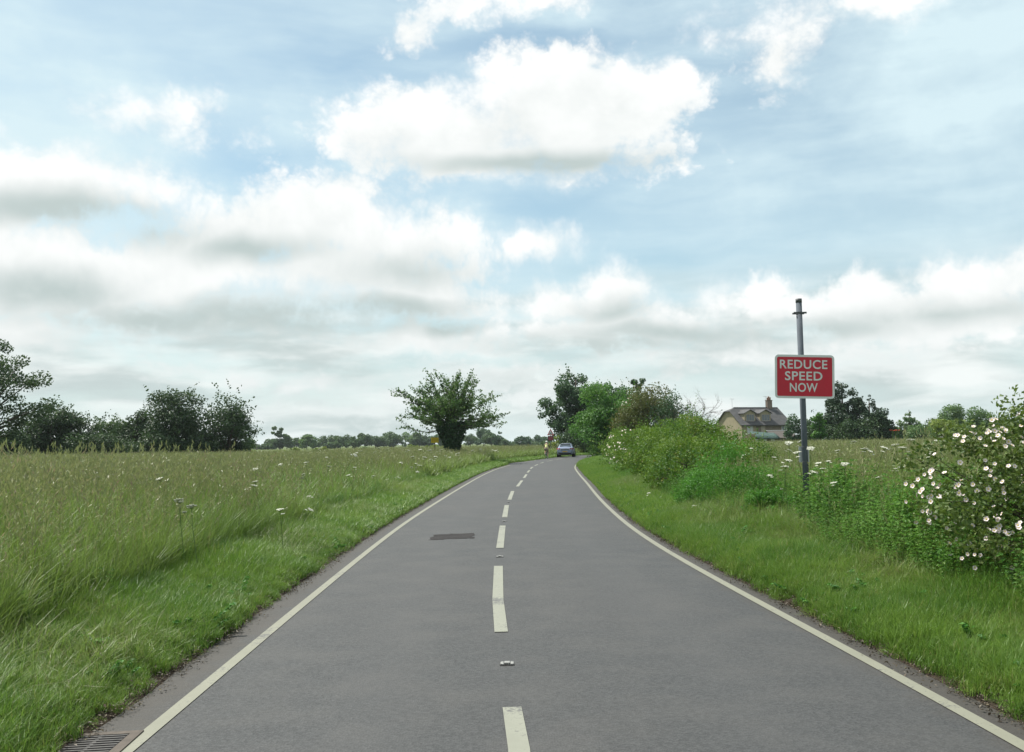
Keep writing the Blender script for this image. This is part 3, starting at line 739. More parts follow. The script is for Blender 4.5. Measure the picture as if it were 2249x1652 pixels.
px_tree('young_ash', 'small loose dark-leaved tree beside the bare branches above the hedge', 'tree', 1472, 862, 40, 72, 'oak', 'round', k=1.5, leafpx=1.5, seed=57, sprigs=60, group='trees at the bend')
px_tree('verge_bush', 'yellow-green bush beside the bend warning sign', 'bush', 1222, 955, 17, 112, 'yellowbush', 'bush', k=3, leafpx=1.5, seed=58)
px_tree('hedge_bush', 'low dark bush left of the bend warning sign behind the cyclist', 'bush', 1204, 968, 26, 118, 'fartree', 'bush', k=3, leafpx=1.5, seed=59)

def bare_tree():
    rng = np.random.default_rng(8); Y = 68; x, _, top = at(1492, 868, Y); g = hz1(x, Y); H = top - g
    root = empty('bare_tree', (x, Y, g), 0, 'dead tree of bare grey twigs sticking up above the hedge', 'tree'); mb = MB()
    def grow(p, d, L, r, dep):
        d = d / np.linalg.norm(d); pts = [p]
        for i in range(4): d = d + rng.normal(size=3) * .16 + np.array([0, 0, .05]); d /= np.linalg.norm(d); pts.append(pts[-1] + d * L / 4)
        mb.tube(pts, list(np.linspace(r, r * .5, 5)), 4 if dep else 6, False)
        if dep < 4:
            for i in range(3):
                j = rng.integers(1, 5); grow(pts[j], d + rng.normal(size=3) * .62, L * rng.uniform(.5, .75), r * .5, dep + 1)
    for i in range(5): grow(np.array([rng.uniform(-.5, .9), rng.uniform(-.4, .4), 0.]), np.array([rng.uniform(-.3, .55), rng.uniform(-.3, .3), 1]), H * .60, .065, 0)
    mb.build('trunk', G['deadwood'], root, True)
    P = np.array([mb.v[i] for i in rng.integers(0, len(mb.v), 420)]); P = P[P[:, 2] < H * .75]
    V, F_, t = leaves(P, .11, None, .6, rng); obj('crown', np_mesh('bare_leaves', V, F_, G['oak'], t), root)
bare_tree()

# ---- hedge along the right verge: one bush after another
HB = [(5.55, 27.6, 1.6, 2.0, 1.52, 'near end of the hedge, sunlit rounded hawthorn bush before the house'), (7.5, 30.5, 1.6, 2.2, 1.30, 'broad hedge bush behind the near end, against the house gable'), (5.6, 32.5, 1.7, 2.1, 1.78, 'second hawthorn bush along the hedge from its near end'),
      (7.3, 36.5, 2.1, 2.4, 2.1, 'tall middle bush of the hedge, olive rounded top'), (5.95, 40.5, 1.9, 2.4, 2.1, 'third front bush of the hedge, beside the flowering rose'), (8.4, 44, 2.2, 2.6, 2.5, 'back bush of the hedge below the russet tree'),
      (7.2, 57, 1.6, 3.0, 2.1, 'far end bush of the hedge near the bright green tree'), (4.75, 25.2, 1.0, 1.3, 1.15, 'small low hedge sapling in front of the near end')]
for i, (x, y, rx, ry, h, lab) in enumerate(HB):
    g = hz1(x, y)
    tree('hedge_bush', lab, 'hedge', (x, y, g - .05), [(0, 0, h * .5, rx * .9, ry * .9, h * .46), (-rx * .4, -ry * .3, h * .38, rx * .6, ry * .55, h * .36), (rx * .4, ry * .3, h * .42, rx * .6, ry * .55, h * .38), (rx * .1, 0, h * .74, rx * .55, ry * .6, h * .24)],
         int(min(15000, 14500 * (26 / y) ** .8 * (rx * h) / 3.2)), .062 * (1 + (y - 28) / 45), 'hedge', trunk_h=.4, trunk_r=.06, n_clump=62, clump=.15, shell=.75, group='bushes of the hedge along the right verge', seed=70 + i, limbs=14, sprigs=110)

# ---- bright soft plant clumps on the verge
for i, (vx, vb, hgt, r, lab) in enumerate(((1598, 1118, 1.42, .80, 'bright green leafy clump on the verge below the hedge'), (1535, 1108, .85, .55, 'lower green clump beside the tall bright one below the hedge'), (1690, 1140, .62, .5, 'small green clump between the bright clump and the sign post'))):
    x, y = gp(vx, vb, .2); g = hz1(x, y)
    tree('leafy_plant', lab, 'plant', (x, y, g - .03), [(0, 0, hgt * .5, r * .85, r * .8, hgt * .48), (r * .5, 0, hgt * .35, r * .6, r * .6, hgt * .35), (-r * .5, 0, hgt * .35, r * .6, r * .6, hgt * .33)], 5200, .050, 'bright', trunk_h=.2, trunk_r=.02, n_clump=60, clump=.16, group='green clumps on the right verge', seed=90 + i, bark='stem', sprigs=80, aspect=.45, crown_name='foliage')

# ---- rose flowers
def flower_mesh():
    mb = MB()
    for k in range(5):
        a = 2 * PI * k / 5; c, s_ = math.cos, math.sin
        P = [(0.004 * c(a), .004 * s_(a), 0), (.022 * c(a - .66), .022 * s_(a - .66), .005), (.032 * c(a - .38), .032 * s_(a - .38), .010), (.031 * c(a), .031 * s_(a), .008), (.032 * c(a + .38), .032 * s_(a + .38), .0095), (.022 * c(a + .66), .022 * s_(a + .66), .004)]
        mb.m = 0; mb.add(P, [(0, 1, 2, 3), (0, 3, 4, 5)])
    mb.m = 1
    mb.lathe([(.010, .002), (.009, .007), (.003, .009)], 6)
    return mb.mesh('rose_flower', [G['petal'], G['pollen']])
FLOWER = flower_mesh()
def put_flowers(root, P, N, scale, rng):
    up = Vector((0, 0, 1))
    for p, n in zip(P, N):
        o = bpy.data.objects.new('flower', FLOWER); o.location = p
        o.rotation_euler = Vector(n).to_track_quat('Z', 'Y').to_euler(); o.scale = (scale * rng.uniform(.8, 1.15),) * 3
        link(o, root)

def rose_bush():
    rng = np.random.default_rng(77)
    x0, y0 = 5.5, 8.9; g = hz1(x0, y0)
    E = [(0.1, .2, 1.08, 1.45, 1.2, .62), (-.95, -.1, .92, .68, .75, .60), (.9, .3, .9, 1.3, 1.1, .8), (-.45, -.25, .42, .75, .7, .38), (.6, -.35, .35, 1.1, .6, .34), (.25, .4, 1.25, .7, .5, .25), (-.80, -.45, .34, .6, .5, .38)]
    root = tree('rose_bush', 'wild rose bush covered in pale pink-white flowers at the right edge', 'bush', (x0, y0, g - .03), E, 27000, .048, 'rose', trunk_h=.35, trunk_r=.03, n_clump=125, clump=.17, shell=.80, seed=771, limbs=40, sprigs=0, up=.25, carve=((-.62, -.95, .88, .34), (-.30, -.85, .40, .34), (-.2, -.9, 1.0, .25)))
    # arching shoots with leaves
    mb = MB(); P = []; F_ = []; Nn = []
    for i in range(46):
        a = rng.uniform(PI * .55, PI * 1.75); L = rng.uniform(.8, 1.75); d = np.array([math.cos(a), math.sin(a), 0]); zt = rng.uniform(.4, 1.0)
        t = np.linspace(0, 1, 12)[:, None]
        br = np.array([.25 + rng.uniform(-.3, .5), rng.uniform(-.1, .3), .1]) + d * L * t ** 1.25 + np.array([0, 0, 1]) * (zt * np.sin(t * PI * .62) )
        br = br + rng.normal(size=3) * .12 * t
        mb.tube(br, list(np.linspace(.010, .003, 12)), 4, False)
        for s in np.linspace(.35, 1, 24):
            f = s * 11; j = min(int(f), 10); q = br[j] + (br[j + 1] - br[j]) * (f - j)
            for _ in range(3): P.append(q + rng.normal(size=3) * .045)
            if rng.uniform() < .05: F_.append(q + np.array([rng.normal() * .03, -.05, .05])); Nn.append(np.array([rng.normal() * .5 - .2, -.9, .6 + rng.normal() * .4]))
    V, Fq, t = leaves(np.array(P), .042, None, .62, rng)
    obj('leafy_shoots', np_mesh('rose_shoots', V, Fq, G['rose'], t), root)
    mb.build('stems', G['stem'], root)
    while len(F_) < 299:
        k = rng.choice(len(E), p=[.32, .36, .04, .14, .02, .02, .10]); e = E[k]; d = rng.normal(size=3); d[1] = -abs(d[1]); d /= np.linalg.norm(d)
        q = d * np.array(e[3:6]) * rng.uniform(.9, 1.06) + np.array(e[:3])
        if q[2] < .25 or (q[0] > -.05 and rng.uniform() < .88): continue
        c = 1 if rng.uniform() < .5 else 4
        for _ in range(c):
            F_.append(q + rng.normal(size=3) * .055 * (c > 1)); Nn.append(d * .7 + np.array([-.15, -.55, .35]) + rng.normal(size=3) * .35)
    put_flowers(root, F_[:299], Nn, .70, rng)
rose_bush()

def hedge_rose():
    rng = np.random.default_rng(78)
    x0, y0 = 6.35, 52; g = hz1(x0, y0)
    E = [(-.2, -1.5, .75, 1.1, 2.6, .75), (.4, 1.5, 1.2, 1.2, 2.2, .9), (-.5, -4.2, .5, .7, 1.5, .5)]
    root = tree('rose_bush', 'far wild rose in the hedge dotted with white flowers near the bend', 'bush', (x0, y0, g - .03), E, 7000, .09, 'hedge', trunk_h=.3, trunk_r=.04, n_clump=90, clump=.16, seed=781, sprigs=80)
    P = []; Nn = []
    for i in range(95):
        e = E[rng.choice(3, p=[.5, .25, .25])]; d = rng.normal(size=3); d[1] = -abs(d[1]); d[0] -= .5; d /= np.linalg.norm(d); q = d * np.array(e[3:6]) * 1.04 + np.array(e[:3])
        if q[2] > .2: P.append(q); Nn.append(d + np.array([-.2, -.6, .4]))
    put_flowers(root, P, Nn, 1.9, rng)
    # rose climbing between the green and the russet tree
    x0, y0, _ = at(1372, 930, 76); g = hz1(x0, y0)
    E = [(0, 0, 1.6, .55, .6, 1.5), (.3, 0, 3.6, .6, .6, 1.3)]
    root = tree('climbing_rose', 'wild rose climbing high with white flowers between the green and russet trees', 'bush', (x0, y0, g - .03), E, 2600, .12, 'green', trunk_h=.3, trunk_r=.04, n_clump=40, seed=782, sprigs=50)
    P = []; Nn = []
    for i in range(55):
        e = E[rng.choice(2)]; d = rng.normal(size=3); d[1] = -abs(d[1]); d /= np.linalg.norm(d); q = d * np.array(e[3:6]) * 1.1 + np.array(e[:3])
        P.append(q); Nn.append(d + np.array([0, -.7, .3]))
    put_flowers(root, P, Nn, 2.2, rng)
hedge_rose()

# ---- right background
px_tree('cedar_tree', 'tall dark layered conifer right of the red sign', 'tree', 1848, 838, 62, 122, 'conifer', 'cedar', k=3.0, leafpx=1.9, seed=101, n_clump=120, sprigs=50, group='dark conifers right of the sign')
px_tree('conifer_tree', 'pointed dark conifer next to the tall layered one', 'tree', 1908, 866, 48, 120, 'conifer', 'cone', k=4.2, leafpx=1.8, seed=102, n_clump=110, group='dark conifers right of the sign')
px_tree('conifer_tree', 'lowest blunt dark conifer at the right end of its group', 'tree', 1934, 898, 27, 118, 'conifer', 'bush', k=4, leafpx=1.8, seed=103, group='dark conifers right of the sign')
px_tree('conifer_thicket', 'black-green undergrowth beneath the dark conifers', 'bush', 1868, 918, 68, 119, 'dark', 'bush', k=4, leafpx=1.8, seed=104, group='dark conifers right of the sign')
px_tree('ivy_tree', 'slim bright ivy-clad tree directly behind the sign post', 'tree', 1800, 905, 16, 112, 'green', 'round', k=3.5, leafpx=1.6, seed=105)
px_tree('garden_tree', 'small dark green tree between the house and the sign post', 'tree', 1744, 912, 22, 150, 'oak', 'round', k=3.2, leafpx=1.6, seed=106)
px_tree('garden_tree', 'mid green tree behind the sign post', 'tree', 1778, 915, 24, 158, 'fartree', 'round', k=3.2, leafpx=1.6, seed=107)
for a in ((1996, 893, 36, 165, 'pale', 'cone', 'pale willow-like tree with a loose pointed top, first right of the conifers', 111),
          (2040, 922, 34, 175, 'fartree', 'round', 'low mid green tree between the pale pointed tree and the round one', 112),
          (2088, 889, 30, 180, 'pale', 'round', 'round-topped light green tree standing above the field edge on the right', 113),
          (2066, 920, 34, 160, 'yellowbush', 'bush', 'yellow-green low bush in front of the round-topped tree', 114),
          (2022, 932, 30, 155, 'pale', 'bush', 'low grey-green bush before the pale pointed tree', 115),
          (2122, 915, 20, 200, 'fartree', 'round', 'bluish small tree right of the round-topped tree', 116),
          (2150, 896, 30, 170, 'pale', 'round', 'light green tree half hidden behind the rose bush', 117),
          (2215, 915, 40, 180, 'fartree', 'round', 'last tree of the right field edge, behind the rose bush', 118),
          (1968, 935, 18, 165, 'pale', 'bush', 'small pale bush at the foot of the pale pointed tree', 119)):
    vx, vt, hw, Y, lm, kd, lab, sd_ = a
    px_tree('field_tree' if kd != 'bush' else 'field_bush', lab, 'tree' if kd != 'bush' else 'bush', vx, vt, hw, Y, lm, kd, k=4.0, leafpx=1.6, seed=sd_, group='trees along the edge of the right field', n_clump=55)

# ---- far treeline to the left and behind the road
def z3(zx, zt): return ((850 + zx / 4.498) / 1.5745, (1460 + zt / 4.498) / 1.5745)
def z4(zx, zt): return ((1330 + zx / 3.748) / 1.5745, (1480 + zt / 3.748) / 1.5745)
FT = [(*z3(190, 388), 11, 'fartree', 'low', 'low shrub beside the small telegraph pole on the skyline'), (*z3(300, 350), 13, 'fartree', 'low', 'low tree clump right of the telegraph pole'),
      (*z3(435, 285), 12, 'fartree', 'round', 'small rounded tree left of the tall umbrella-topped one'), (*z3(530, 140), 15, 'fartree', 'umbrella', 'tall umbrella-topped far tree standing above the left treeline'),
      (*z3(640, 255), 10, 'fartree', 'round', 'tree close against the right side of the umbrella-topped one'), (*z3(785, 285), 16, 'fartree', 'round', 'broad dome of the far treeline, second from the umbrella-topped tree'),
      (*z3(950, 250), 13, 'pale', 'round', 'lighter two-lobed far tree in the left treeline'), (*z3(1085, 318), 9, 'fartree', 'round', 'small dip tree between the two-lobed and the twin-topped trees'),
      (*z3(1235, 255), 12, 'fartree', 'round', 'twin-topped thin far tree of the left treeline'), (*z3(1350, 330), 13, 'fartree', 'low', 'low tree filling the gap after the twin-topped tree'),
      (*z3(1470, 245), 16, 'fartree', 'round', 'wide far tree with a spiky crown in the middle of the treeline'), (*z3(1690, 265), 13, 'fartree', 'round', 'far tree with a flat windswept top'),
      (*z3(1850, 225), 11, 'fartree', 'round', 'narrow taller tree at the left of the long smooth clump'), (*z3(2020, 235), 19, 'fartree', 'round', 'long smooth-topped clump of the far treeline'),
      (*z3(2190, 235), 14, 'fartree', 'round', 'tree joining the long clump to the rounded end tree'), (*z4(120, 96), 15, 'fartree', 'round', 'rounded dark end tree left of the gap in the far treeline'),
      (*z4(350, 108), 16, 'pale', 'round', 'first tree right of the gap in the far treeline, under the cherry shoots'), (*z4(450, 105), 13, 'fartree', 'round', 'dark top left of the yellow sign'),
      (*z4(560, 140), 12, 'fartree', 'round', 'tree directly left of the yellow sign'), (*z4(770, 110), 16, 'fartree', 'round', 'far tree between the yellow sign and the ivy trunk'),
      (*z4(1110, 120), 12, 'fartree', 'round', 'bluish tree just right of the ivy trunk'), (*z4(1285, 62), 17, 'oak', 'round', 'taller dark far tree right of the lone tree'),
      (*z4(1380, 105), 12, 'fartree', 'round', 'tree on the right shoulder of the taller dark far tree'), (*z4(1480, 95), 11, 'oak', 'round', 'small dark tree with a ragged top right of the lone tree'),
      (*z4(1570, 185), 12, 'fartree', 'low', 'low trees falling away to the bare skyline'), (*z4(1690, 205), 13, 'fartree', 'low', 'lowest far shrubs on the skyline before the bend'),
      (*z4(1790, 155), 13, 'oak', 'round', 'domed tree left of the cyclist on the skyline'), (*z4(1905, 195), 13, 'fartree', 'low', 'low trees directly left of the cyclist'), (*z4(2008, 138), 13, 'oak', 'round', 'smooth round tree behind the cyclist'),
      (*z4(2095, 195), 10, 'fartree', 'low', 'low trees between the cyclist and the warning sign')]
for i, (vx, vt, hw, lm, kd, lab) in enumerate(FT):
    rr = np.random.default_rng(300 + i)
    vt = vt - .22 * max(0, 990 - vt)
    px_tree('far_tree', lab, 'tree', vx, vt, hw * 1.55, 430 + rr.uniform(-50, 60), lm, kd, k=5.5, leafpx=1.7, seed=200 + i, group='far treeline beyond the left field', n_clump=26, limbs=3, shell=.2)
FB = [(*z3(60, 440), 14, 'small yellow-green bush at the foot of the left belt'), (*z3(540, 452), 22, 'widest yellow-green bush in front of the umbrella-topped tree'), (*z3(760, 402), 12, 'bright green dot of a bush before the broad far dome'), (*z3(1090, 410), 9, 'small yellow-green bush below the dip tree'),
      (*z3(1210, 400), 14, 'yellow-green bush below the twin-topped tree'), (*z3(1850, 395), 16, 'green bush before the long smooth clump'), (*z4(370, 215), 16, 'bright bush under the left shoots of the lone tree'), (*z4(540, 235), 12, 'dull green bush left of the yellow sign post'), (*z4(800, 222), 13, 'bright bush right of the yellow sign'),
      (*z4(1130, 240), 14, 'yellow-green bush right of the ivy trunk'), (*z4(1440, 228), 15, 'green bush on the field edge right of the lone tree'), (*z4(660, 225), 18, 'dull bush behind the yellow sign post')]
for i, (vx, vt, hw, lab) in enumerate(FB):
    px_tree('field_bush', lab, 'bush', vx, vt, hw, 190 + 12 * (i % 4), 'yellowbush' if 'yellow' in lab or 'bright' in lab else 'pale', 'bush', k=4.5, leafpx=1.5, seed=260 + i, group='low bushes along the edge of the left field', n_clump=24, limbs=2)

# ------------------------------------------------------------------ grasses: clumps scattered as instances
def clump_obj(name, parts, mats):
    V = []; F3 = []; T = []; MI = []; k = 0
    for (v, f, t, mi) in parts:
        V.append(v); F3.append(f + k); T.append(t); MI.append(np.full(len(f), mi)); k += len(v)
    me = np_mesh(name, np.concatenate(V), np.concatenate(F3), mats, np.concatenate(T), np.concatenate(MI))
    return bpy.data.objects.new(name, me)      # not linked: only the pattern for the scatter

def blades(n, h, spread, width, bend, rng, seg=3, hvar=.35, lean=(0, 0)):
    a = rng.uniform(0, 2 * PI, n); r = spread * np.sqrt(rng.uniform(0, 1, n)); p0 = np.stack([r * np.cos(a), r * np.sin(a), np.full(n, -.02)], 1)
    hh = h * (1 - hvar * rng.uniform(0, 1, n)); a2 = rng.uniform(0, 2 * PI, n); b = bend * rng.uniform(.2, 1.2, n)
    d = np.stack([np.cos(a2) + lean[0], np.sin(a2) + lean[1]], 1); side = np.stack([-np.sin(a2), np.cos(a2)], 1)
    rows = []
    for s in range(seg + 1):
        t = s / seg; q = p0.copy(); q[:, :2] += d * (b * hh * t ** 2)[:, None]; q[:, 2] += hh * (t - .35 * b * t ** 2.5)
        w = width * (1 - t ** 1.6) * .5
        e = np.zeros((n, 3)); e[:, :2] = side * w
        rows.append(np.stack([q - e, q + e], 1) if s < seg else q[:, None])
    V = np.concatenate(rows, 1); kk = V.shape[1]; base = (np.arange(n) * kk)[:, None]
    tri = []
    for s in range(seg):
        o = 2 * s
        tri += [[o, o + 1, o + 2]] if s == seg - 1 else [[o, o + 1, o + 3], [o, o + 3, o + 2]]
    Fq = (base[:, None, :] + np.array(tri)[None]).reshape(-1, 3)
    return V.reshape(-1, 3), Fq, np.repeat(rng.uniform(0, 1, n), kk)

def stems_heads(n, h, spread, rng, lean=(-.18, .02), head=.16, hw=.012, stemw=.003, hvar=.3):
    """seeding stems: a thin stalk and a loose head of small flakes, blown one way"""
    parts_s = blades(n, h, spread, stemw * 2, .22, rng, 3, hvar, lean)
    V, F_, t = parts_s; tips = V.reshape(n, -1, 3)[:, -1]; prev = V.reshape(n, -1, 3)[:, -3]
    dr = unit(tips - prev)
    C = []; D = []
    for k in range(9):
        f = k / 8 - .75; C.append(tips + dr * head * f + rng.normal(size=(n, 3)) * hw * (1.3 - abs(f + .25))); D.append(dr)
    C = np.concatenate(C); D = np.concatenate(D); m_ = len(C)
    d = unit(D + rng.normal(size=(m_, 3)) * .35); w = unit(np.cross(d, rng.normal(size=(m_, 3)))) * hw * .55
    L = d * head * .20
    HV = np.stack([C - L, C + w, C + L, C - w], 1).reshape(-1, 3); k = np.arange(m_)[:, None] * 4
    HF = np.concatenate([k + np.array([[0, 1, 2]]), k + np.array([[0, 2, 3]])], 1).reshape(-1, 3)
    return (V, F_, t), (HV, HF, np.repeat(rng.uniform(0, 1, m_), 4))

def broadleaf(n, h, spread, rng, lf=.07):
    P = []; N_ = []; st = []
    for i in range(n):
        a = rng.uniform(0, 2 * PI); r = spread * math.sqrt(rng.uniform()); hh = h * rng.uniform(.65, 1); tilt = rng.normal(size=2) * .12
        for z in np.arange(.25, 1.001, .09):
            for s in range(4):
                b = s * PI / 2 + z * 9; L = lf * (1.25 - z * .6)
                P.append([r * math.cos(a) + tilt[0] * z + math.cos(b) * L * .55, r * math.sin(a) + tilt[1] * z + math.sin(b) * L * .55, hh * z]); N_.append([math.cos(b) * .5, math.sin(b) * .5, 1])
    return leaves(np.array(P), lf, np.array(N_) * 2.2, .55, rng, flat=.5)

def scatter(name, pts, protos, rot=None, scl=None, tilt=.12, seed=0):
    rng = np.random.default_rng(seed); n = len(pts)
    me = bpy.data.meshes.new(name); me.vertices.add(n); me.vertices.foreach_set('co', np.asarray(pts, np.float32).ravel())
    rv = np.stack([rng.normal(size=n) * tilt, rng.normal(size=n) * tilt, rng.uniform(0, 2 * PI, n) if rot is None else rot], 1).astype(np.float32)
    a = me.attributes.new('rot', 'FLOAT_VECTOR', 'POINT'); a.data.foreach_set('vector', rv.ravel())
    a = me.attributes.new('scl', 'FLOAT', 'POINT'); a.data.foreach_set('value', np.asarray(scl if scl is not None else np.ones(n), np.float32))
    a = me.attributes.new('pick', 'INT', 'POINT'); a.data.foreach_set('value', rng.integers(0, len(protos), n).astype(np.int32))
    o = obj(name, me)
    t = bpy.data.node_groups.new(name, 'GeometryNodeTree')
    t.interface.new_socket('Geometry', in_out='INPUT', socket_type='NodeSocketGeometry'); t.interface.new_socket('Geometry', in_out='OUTPUT', socket_type='NodeSocketGeometry')
    N = t.nodes; gi = N.new('NodeGroupInput'); go = N.new('NodeGroupOutput'); inst = N.new('GeometryNodeInstanceOnPoints'); g2i = N.new('GeometryNodeGeometryToInstance')
    for p in reversed(protos):
        oi = N.new('GeometryNodeObjectInfo'); oi.inputs['Object'].default_value = p; oi.inputs['As Instance'].default_value = True; oi.transform_space = 'ORIGINAL'
        t.links.new(oi.outputs['Geometry'], g2i.inputs[0])
    def at_(nm, ty):
        q = N.new('GeometryNodeInputNamedAttribute'); q.data_type = ty; q.inputs[0].default_value = nm; return next(s for s in q.outputs if s.enabled and s.name == 'Attribute')
    t.links.new(gi.outputs[0], inst.inputs['Points']); t.links.new(g2i.outputs[0], inst.inputs['Instance'])
    inst.inputs['Pick Instance'].default_value = True
    t.links.new(at_('pick', 'INT'), inst.inputs['Instance Index'])
    e2r = N.new('FunctionNodeEulerToRotation'); t.links.new(at_('rot', 'FLOAT_VECTOR'), e2r.inputs[0]); t.links.new(e2r.outputs[0], inst.inputs['Rotation'])
    t.links.new(at_('scl', 'FLOAT'), inst.inputs['Scale'])
    t.links.new(inst.outputs[0], go.inputs[0])
    md = o.modifiers.new('scatter', 'NODES'); md.node_group = t
    return tag(o, kind='stuff')

def in_view(x, y, z, m=140):
    P = np.stack([x, y, z - CAM_H], 1); c = P @ _fw; c = np.where(c < .3, np.nan, c)
    vx = 1124.5 + F_V * (P @ _r) / c; vy = 826 - F_V * (P @ _u) / c
    mm = m + 1400 / np.maximum(c, 1)
    return (vx > -mm) & (vx < 2249 + mm) & (vy < 1652 + mm * 1.3)

def along(n, y0, y1, o0, o1, side, rng, power=1.0, opow=1.0):
    """random spots beside the road: y range, metres outside the asphalt edge; power > 1 crowds the near end"""
    i0, i1 = np.searchsorted(RC[:, 1], [y0, y1]); i = (i0 + (i1 - i0) * rng.uniform(0, 1, n) ** power).astype(int)
    base = (OUT_L if side < 0 else OUT_R)[i]; o = o0 + (o1 - o0) * rng.uniform(0, 1, n) ** opow
    P = RC[i] + RN[i] * (side * (base + o))[:, None] + RT[i] * rng.uniform(-.3, .3, n)[:, None]
    oo, ss, _ = lateral(P[:, 0], P[:, 1])
    k = (oo > o0 - .12) & (ss == side); P = P[k]; oo = oo[k]
    z = hz(P[:, 0], P[:, 1]); v = in_view(P[:, 0], P[:, 1], z)
    return np.column_stack([P, z])[v], oo[v]

r_ = np.random.default_rng(500)
short = [clump_obj('verge_clump', [(*blades(46, .19 * s, .13, .0065, .75, np.random.default_rng(510 + i), 3), 0)], [G['verge']]) for i, s in enumerate((1, .8, 1.15, .9, 1.25))]
shortc = [clump_obj('verge_clump_far', [(*blades(26, .20 * s, .20, .016, .7, np.random.default_rng(520 + i), 2), 0)], [G['verge']]) for i, s in enumerate((1, .8, 1.15))]
def tuft(i, nb, h, sp, w, nh, hh, mat='tall', hd=.17, hwd=.012, sw=.003):
    rg = np.random.default_rng(540 + i); p = [(*blades(nb, h, sp, w, .65, rg, 3, .45, (-.12, 0)), 0)]
    if nh:
        s_, hd_ = stems_heads(nh, hh, sp, rg, head=hd, hw=hwd, stemw=sw); p += [(*s_, 1), (*hd_, 2)]
    return clump_obj('grass_tuft', p, [G[mat], G['straw'], G['head']])
tall_n = [tuft(i, 42, 1.05, .18, .009, 1, 1.20) for i in range(3)] + [tuft(9, 38, .80, .18, .010, 0, 1.0), tuft(11, 40, .92, .18, .009, 0, 1.0), tuft(10, 32, 1.08, .16, .009, 3, 1.30)]
tall_m = [tuft(20 + i, 34, .90, .28, .018, 1, 1.10, hwd=.016, sw=.005) for i in range(3)] + [tuft(25, 32, .74, .28, .020, 0, 1.0), tuft(26, 28, .9, .25, .016, 2, 1.18, hwd=.016, sw=.005)]
tall_f = [tuft(30 + i, 46, 1.0, .6, .045, 2, 1.10, 'far', .22, .022, .010) for i in range(4)]
mid_w = [clump_obj('weed_clump', [(*broadleaf(11, .58, .24, np.random.default_rng(570 + i), .032), 0)], [G['nettle']]) for i in range(4)]
low_w = [clump_obj('dock_clump', [(*broadleaf(5, .20, .16, np.random.default_rng(580 + i), .07), 0)], [G['weed']]) for i in range(3)]

def thin(P, o, fn, rng): k = rng.uniform(size=len(P)) < fn(P, o); return P[k]
# short verge grass
for side, w, nm in ((-1, 1.6, 'left'), (1, 1.8, 'right')):
    P, o = along(34000, 2.2, 17, .04, w, side, r_, 1.15, .8)
    s = np.interp(o, [.03, .2, .7, 2], [.5, .8, 1.0, 1.25]) * r_.uniform(.6, 1.3, len(P)) * (1 + .38 * wob(P[:, 0] * 3.1, P[:, 1] * 2.7))
    keep = r_.uniform(size=len(P)) < np.interp(o + .12 * wob(P[:, 0] * 5, P[:, 1] * 5), [.02, .14, .26], [.12, .6, 1]); P, s = P[keep], s[keep]
    scatter('verge_grass', P, short, None, s, seed=1 + side)
    P, o = along(24000, 16, 60, .05, w, side, r_, 1.25, .9)
    s = np.interp(o, [.05, .4, 2], [.55, .95, 1.25]) * r_.uniform(.75, 1.25, len(P)); scatter('verge_grass', P, shortc, None, s, seed=4 + side)
    P, o = along(6000, 58, 150, .05, w, side, r_, 1.0, .9); scatter('verge_grass', P, shortc, None, np.full(len(P), 1.5), seed=7 + side)
coarse = [clump_obj('coarse_tuft', [(*blades(30, .34, .09, .008, .95, np.random.default_rng(590 + i), 3), 0), (*blades(7, .36, .10, .006, 1.1, np.random.default_rng(595 + i), 3), 1)], [G['tall'], G['straw']]) for i in range(4)]
for side in (-1, 1):
    P, o = along(5200, 2.3, 34, .2, 2.3, side, r_, 1.1); scatter('coarse_tufts', P, coarse, None, np.interp(o, [.2, 1, 2.2], [.5, .85, 1.35]) * r_.uniform(.6, 1.25, len(P)) * (1 + .45 * wob(P[:, 0] * 1.9 + 7, P[:, 1] * 1.3)), tilt=.2, seed=14 + side)
    P, o = along(1500, 2.3, 30, .0, .35, side, r_, 1.1); scatter('edge_grass', P, short, None, r_.uniform(.25, .7, len(P)), tilt=.35, seed=16 + side)
def litter(i):
    rg = np.random.default_rng(620 + i); q = rg.uniform(-.09, .09, (14, 3)); q[:, 2] = .004 + .012 * rg.uniform(0, 1, 14)
    return clump_obj('litter', [(*leaves(q, .016, np.tile([0, 0, 1.5], (14, 1)), .5, rg, .6), 0)], [G['litter']])
G['litter'] = leaf_mat('dead_litter', (.035, .028, .02), (.10, .078, .05), (.17, .15, .09), .1)
lit = [litter(i) for i in range(4)]
for side in (-1, 1):
    P, o = along(2200, 2.3, 26, -.05, .22, side, r_, 1.1); scatter('verge_litter', P, lit, None, r_.uniform(.4, 1.5, len(P)), tilt=.08, seed=18 + side)
# low weeds in the verge
for side in (-1, 1):
    P, o = along(420, 3, 45, .15, 2.3, side, r_, 1.3); scatter('verge_weeds', P, low_w, None, r_.uniform(.3, .75, len(P)), seed=10 + side)
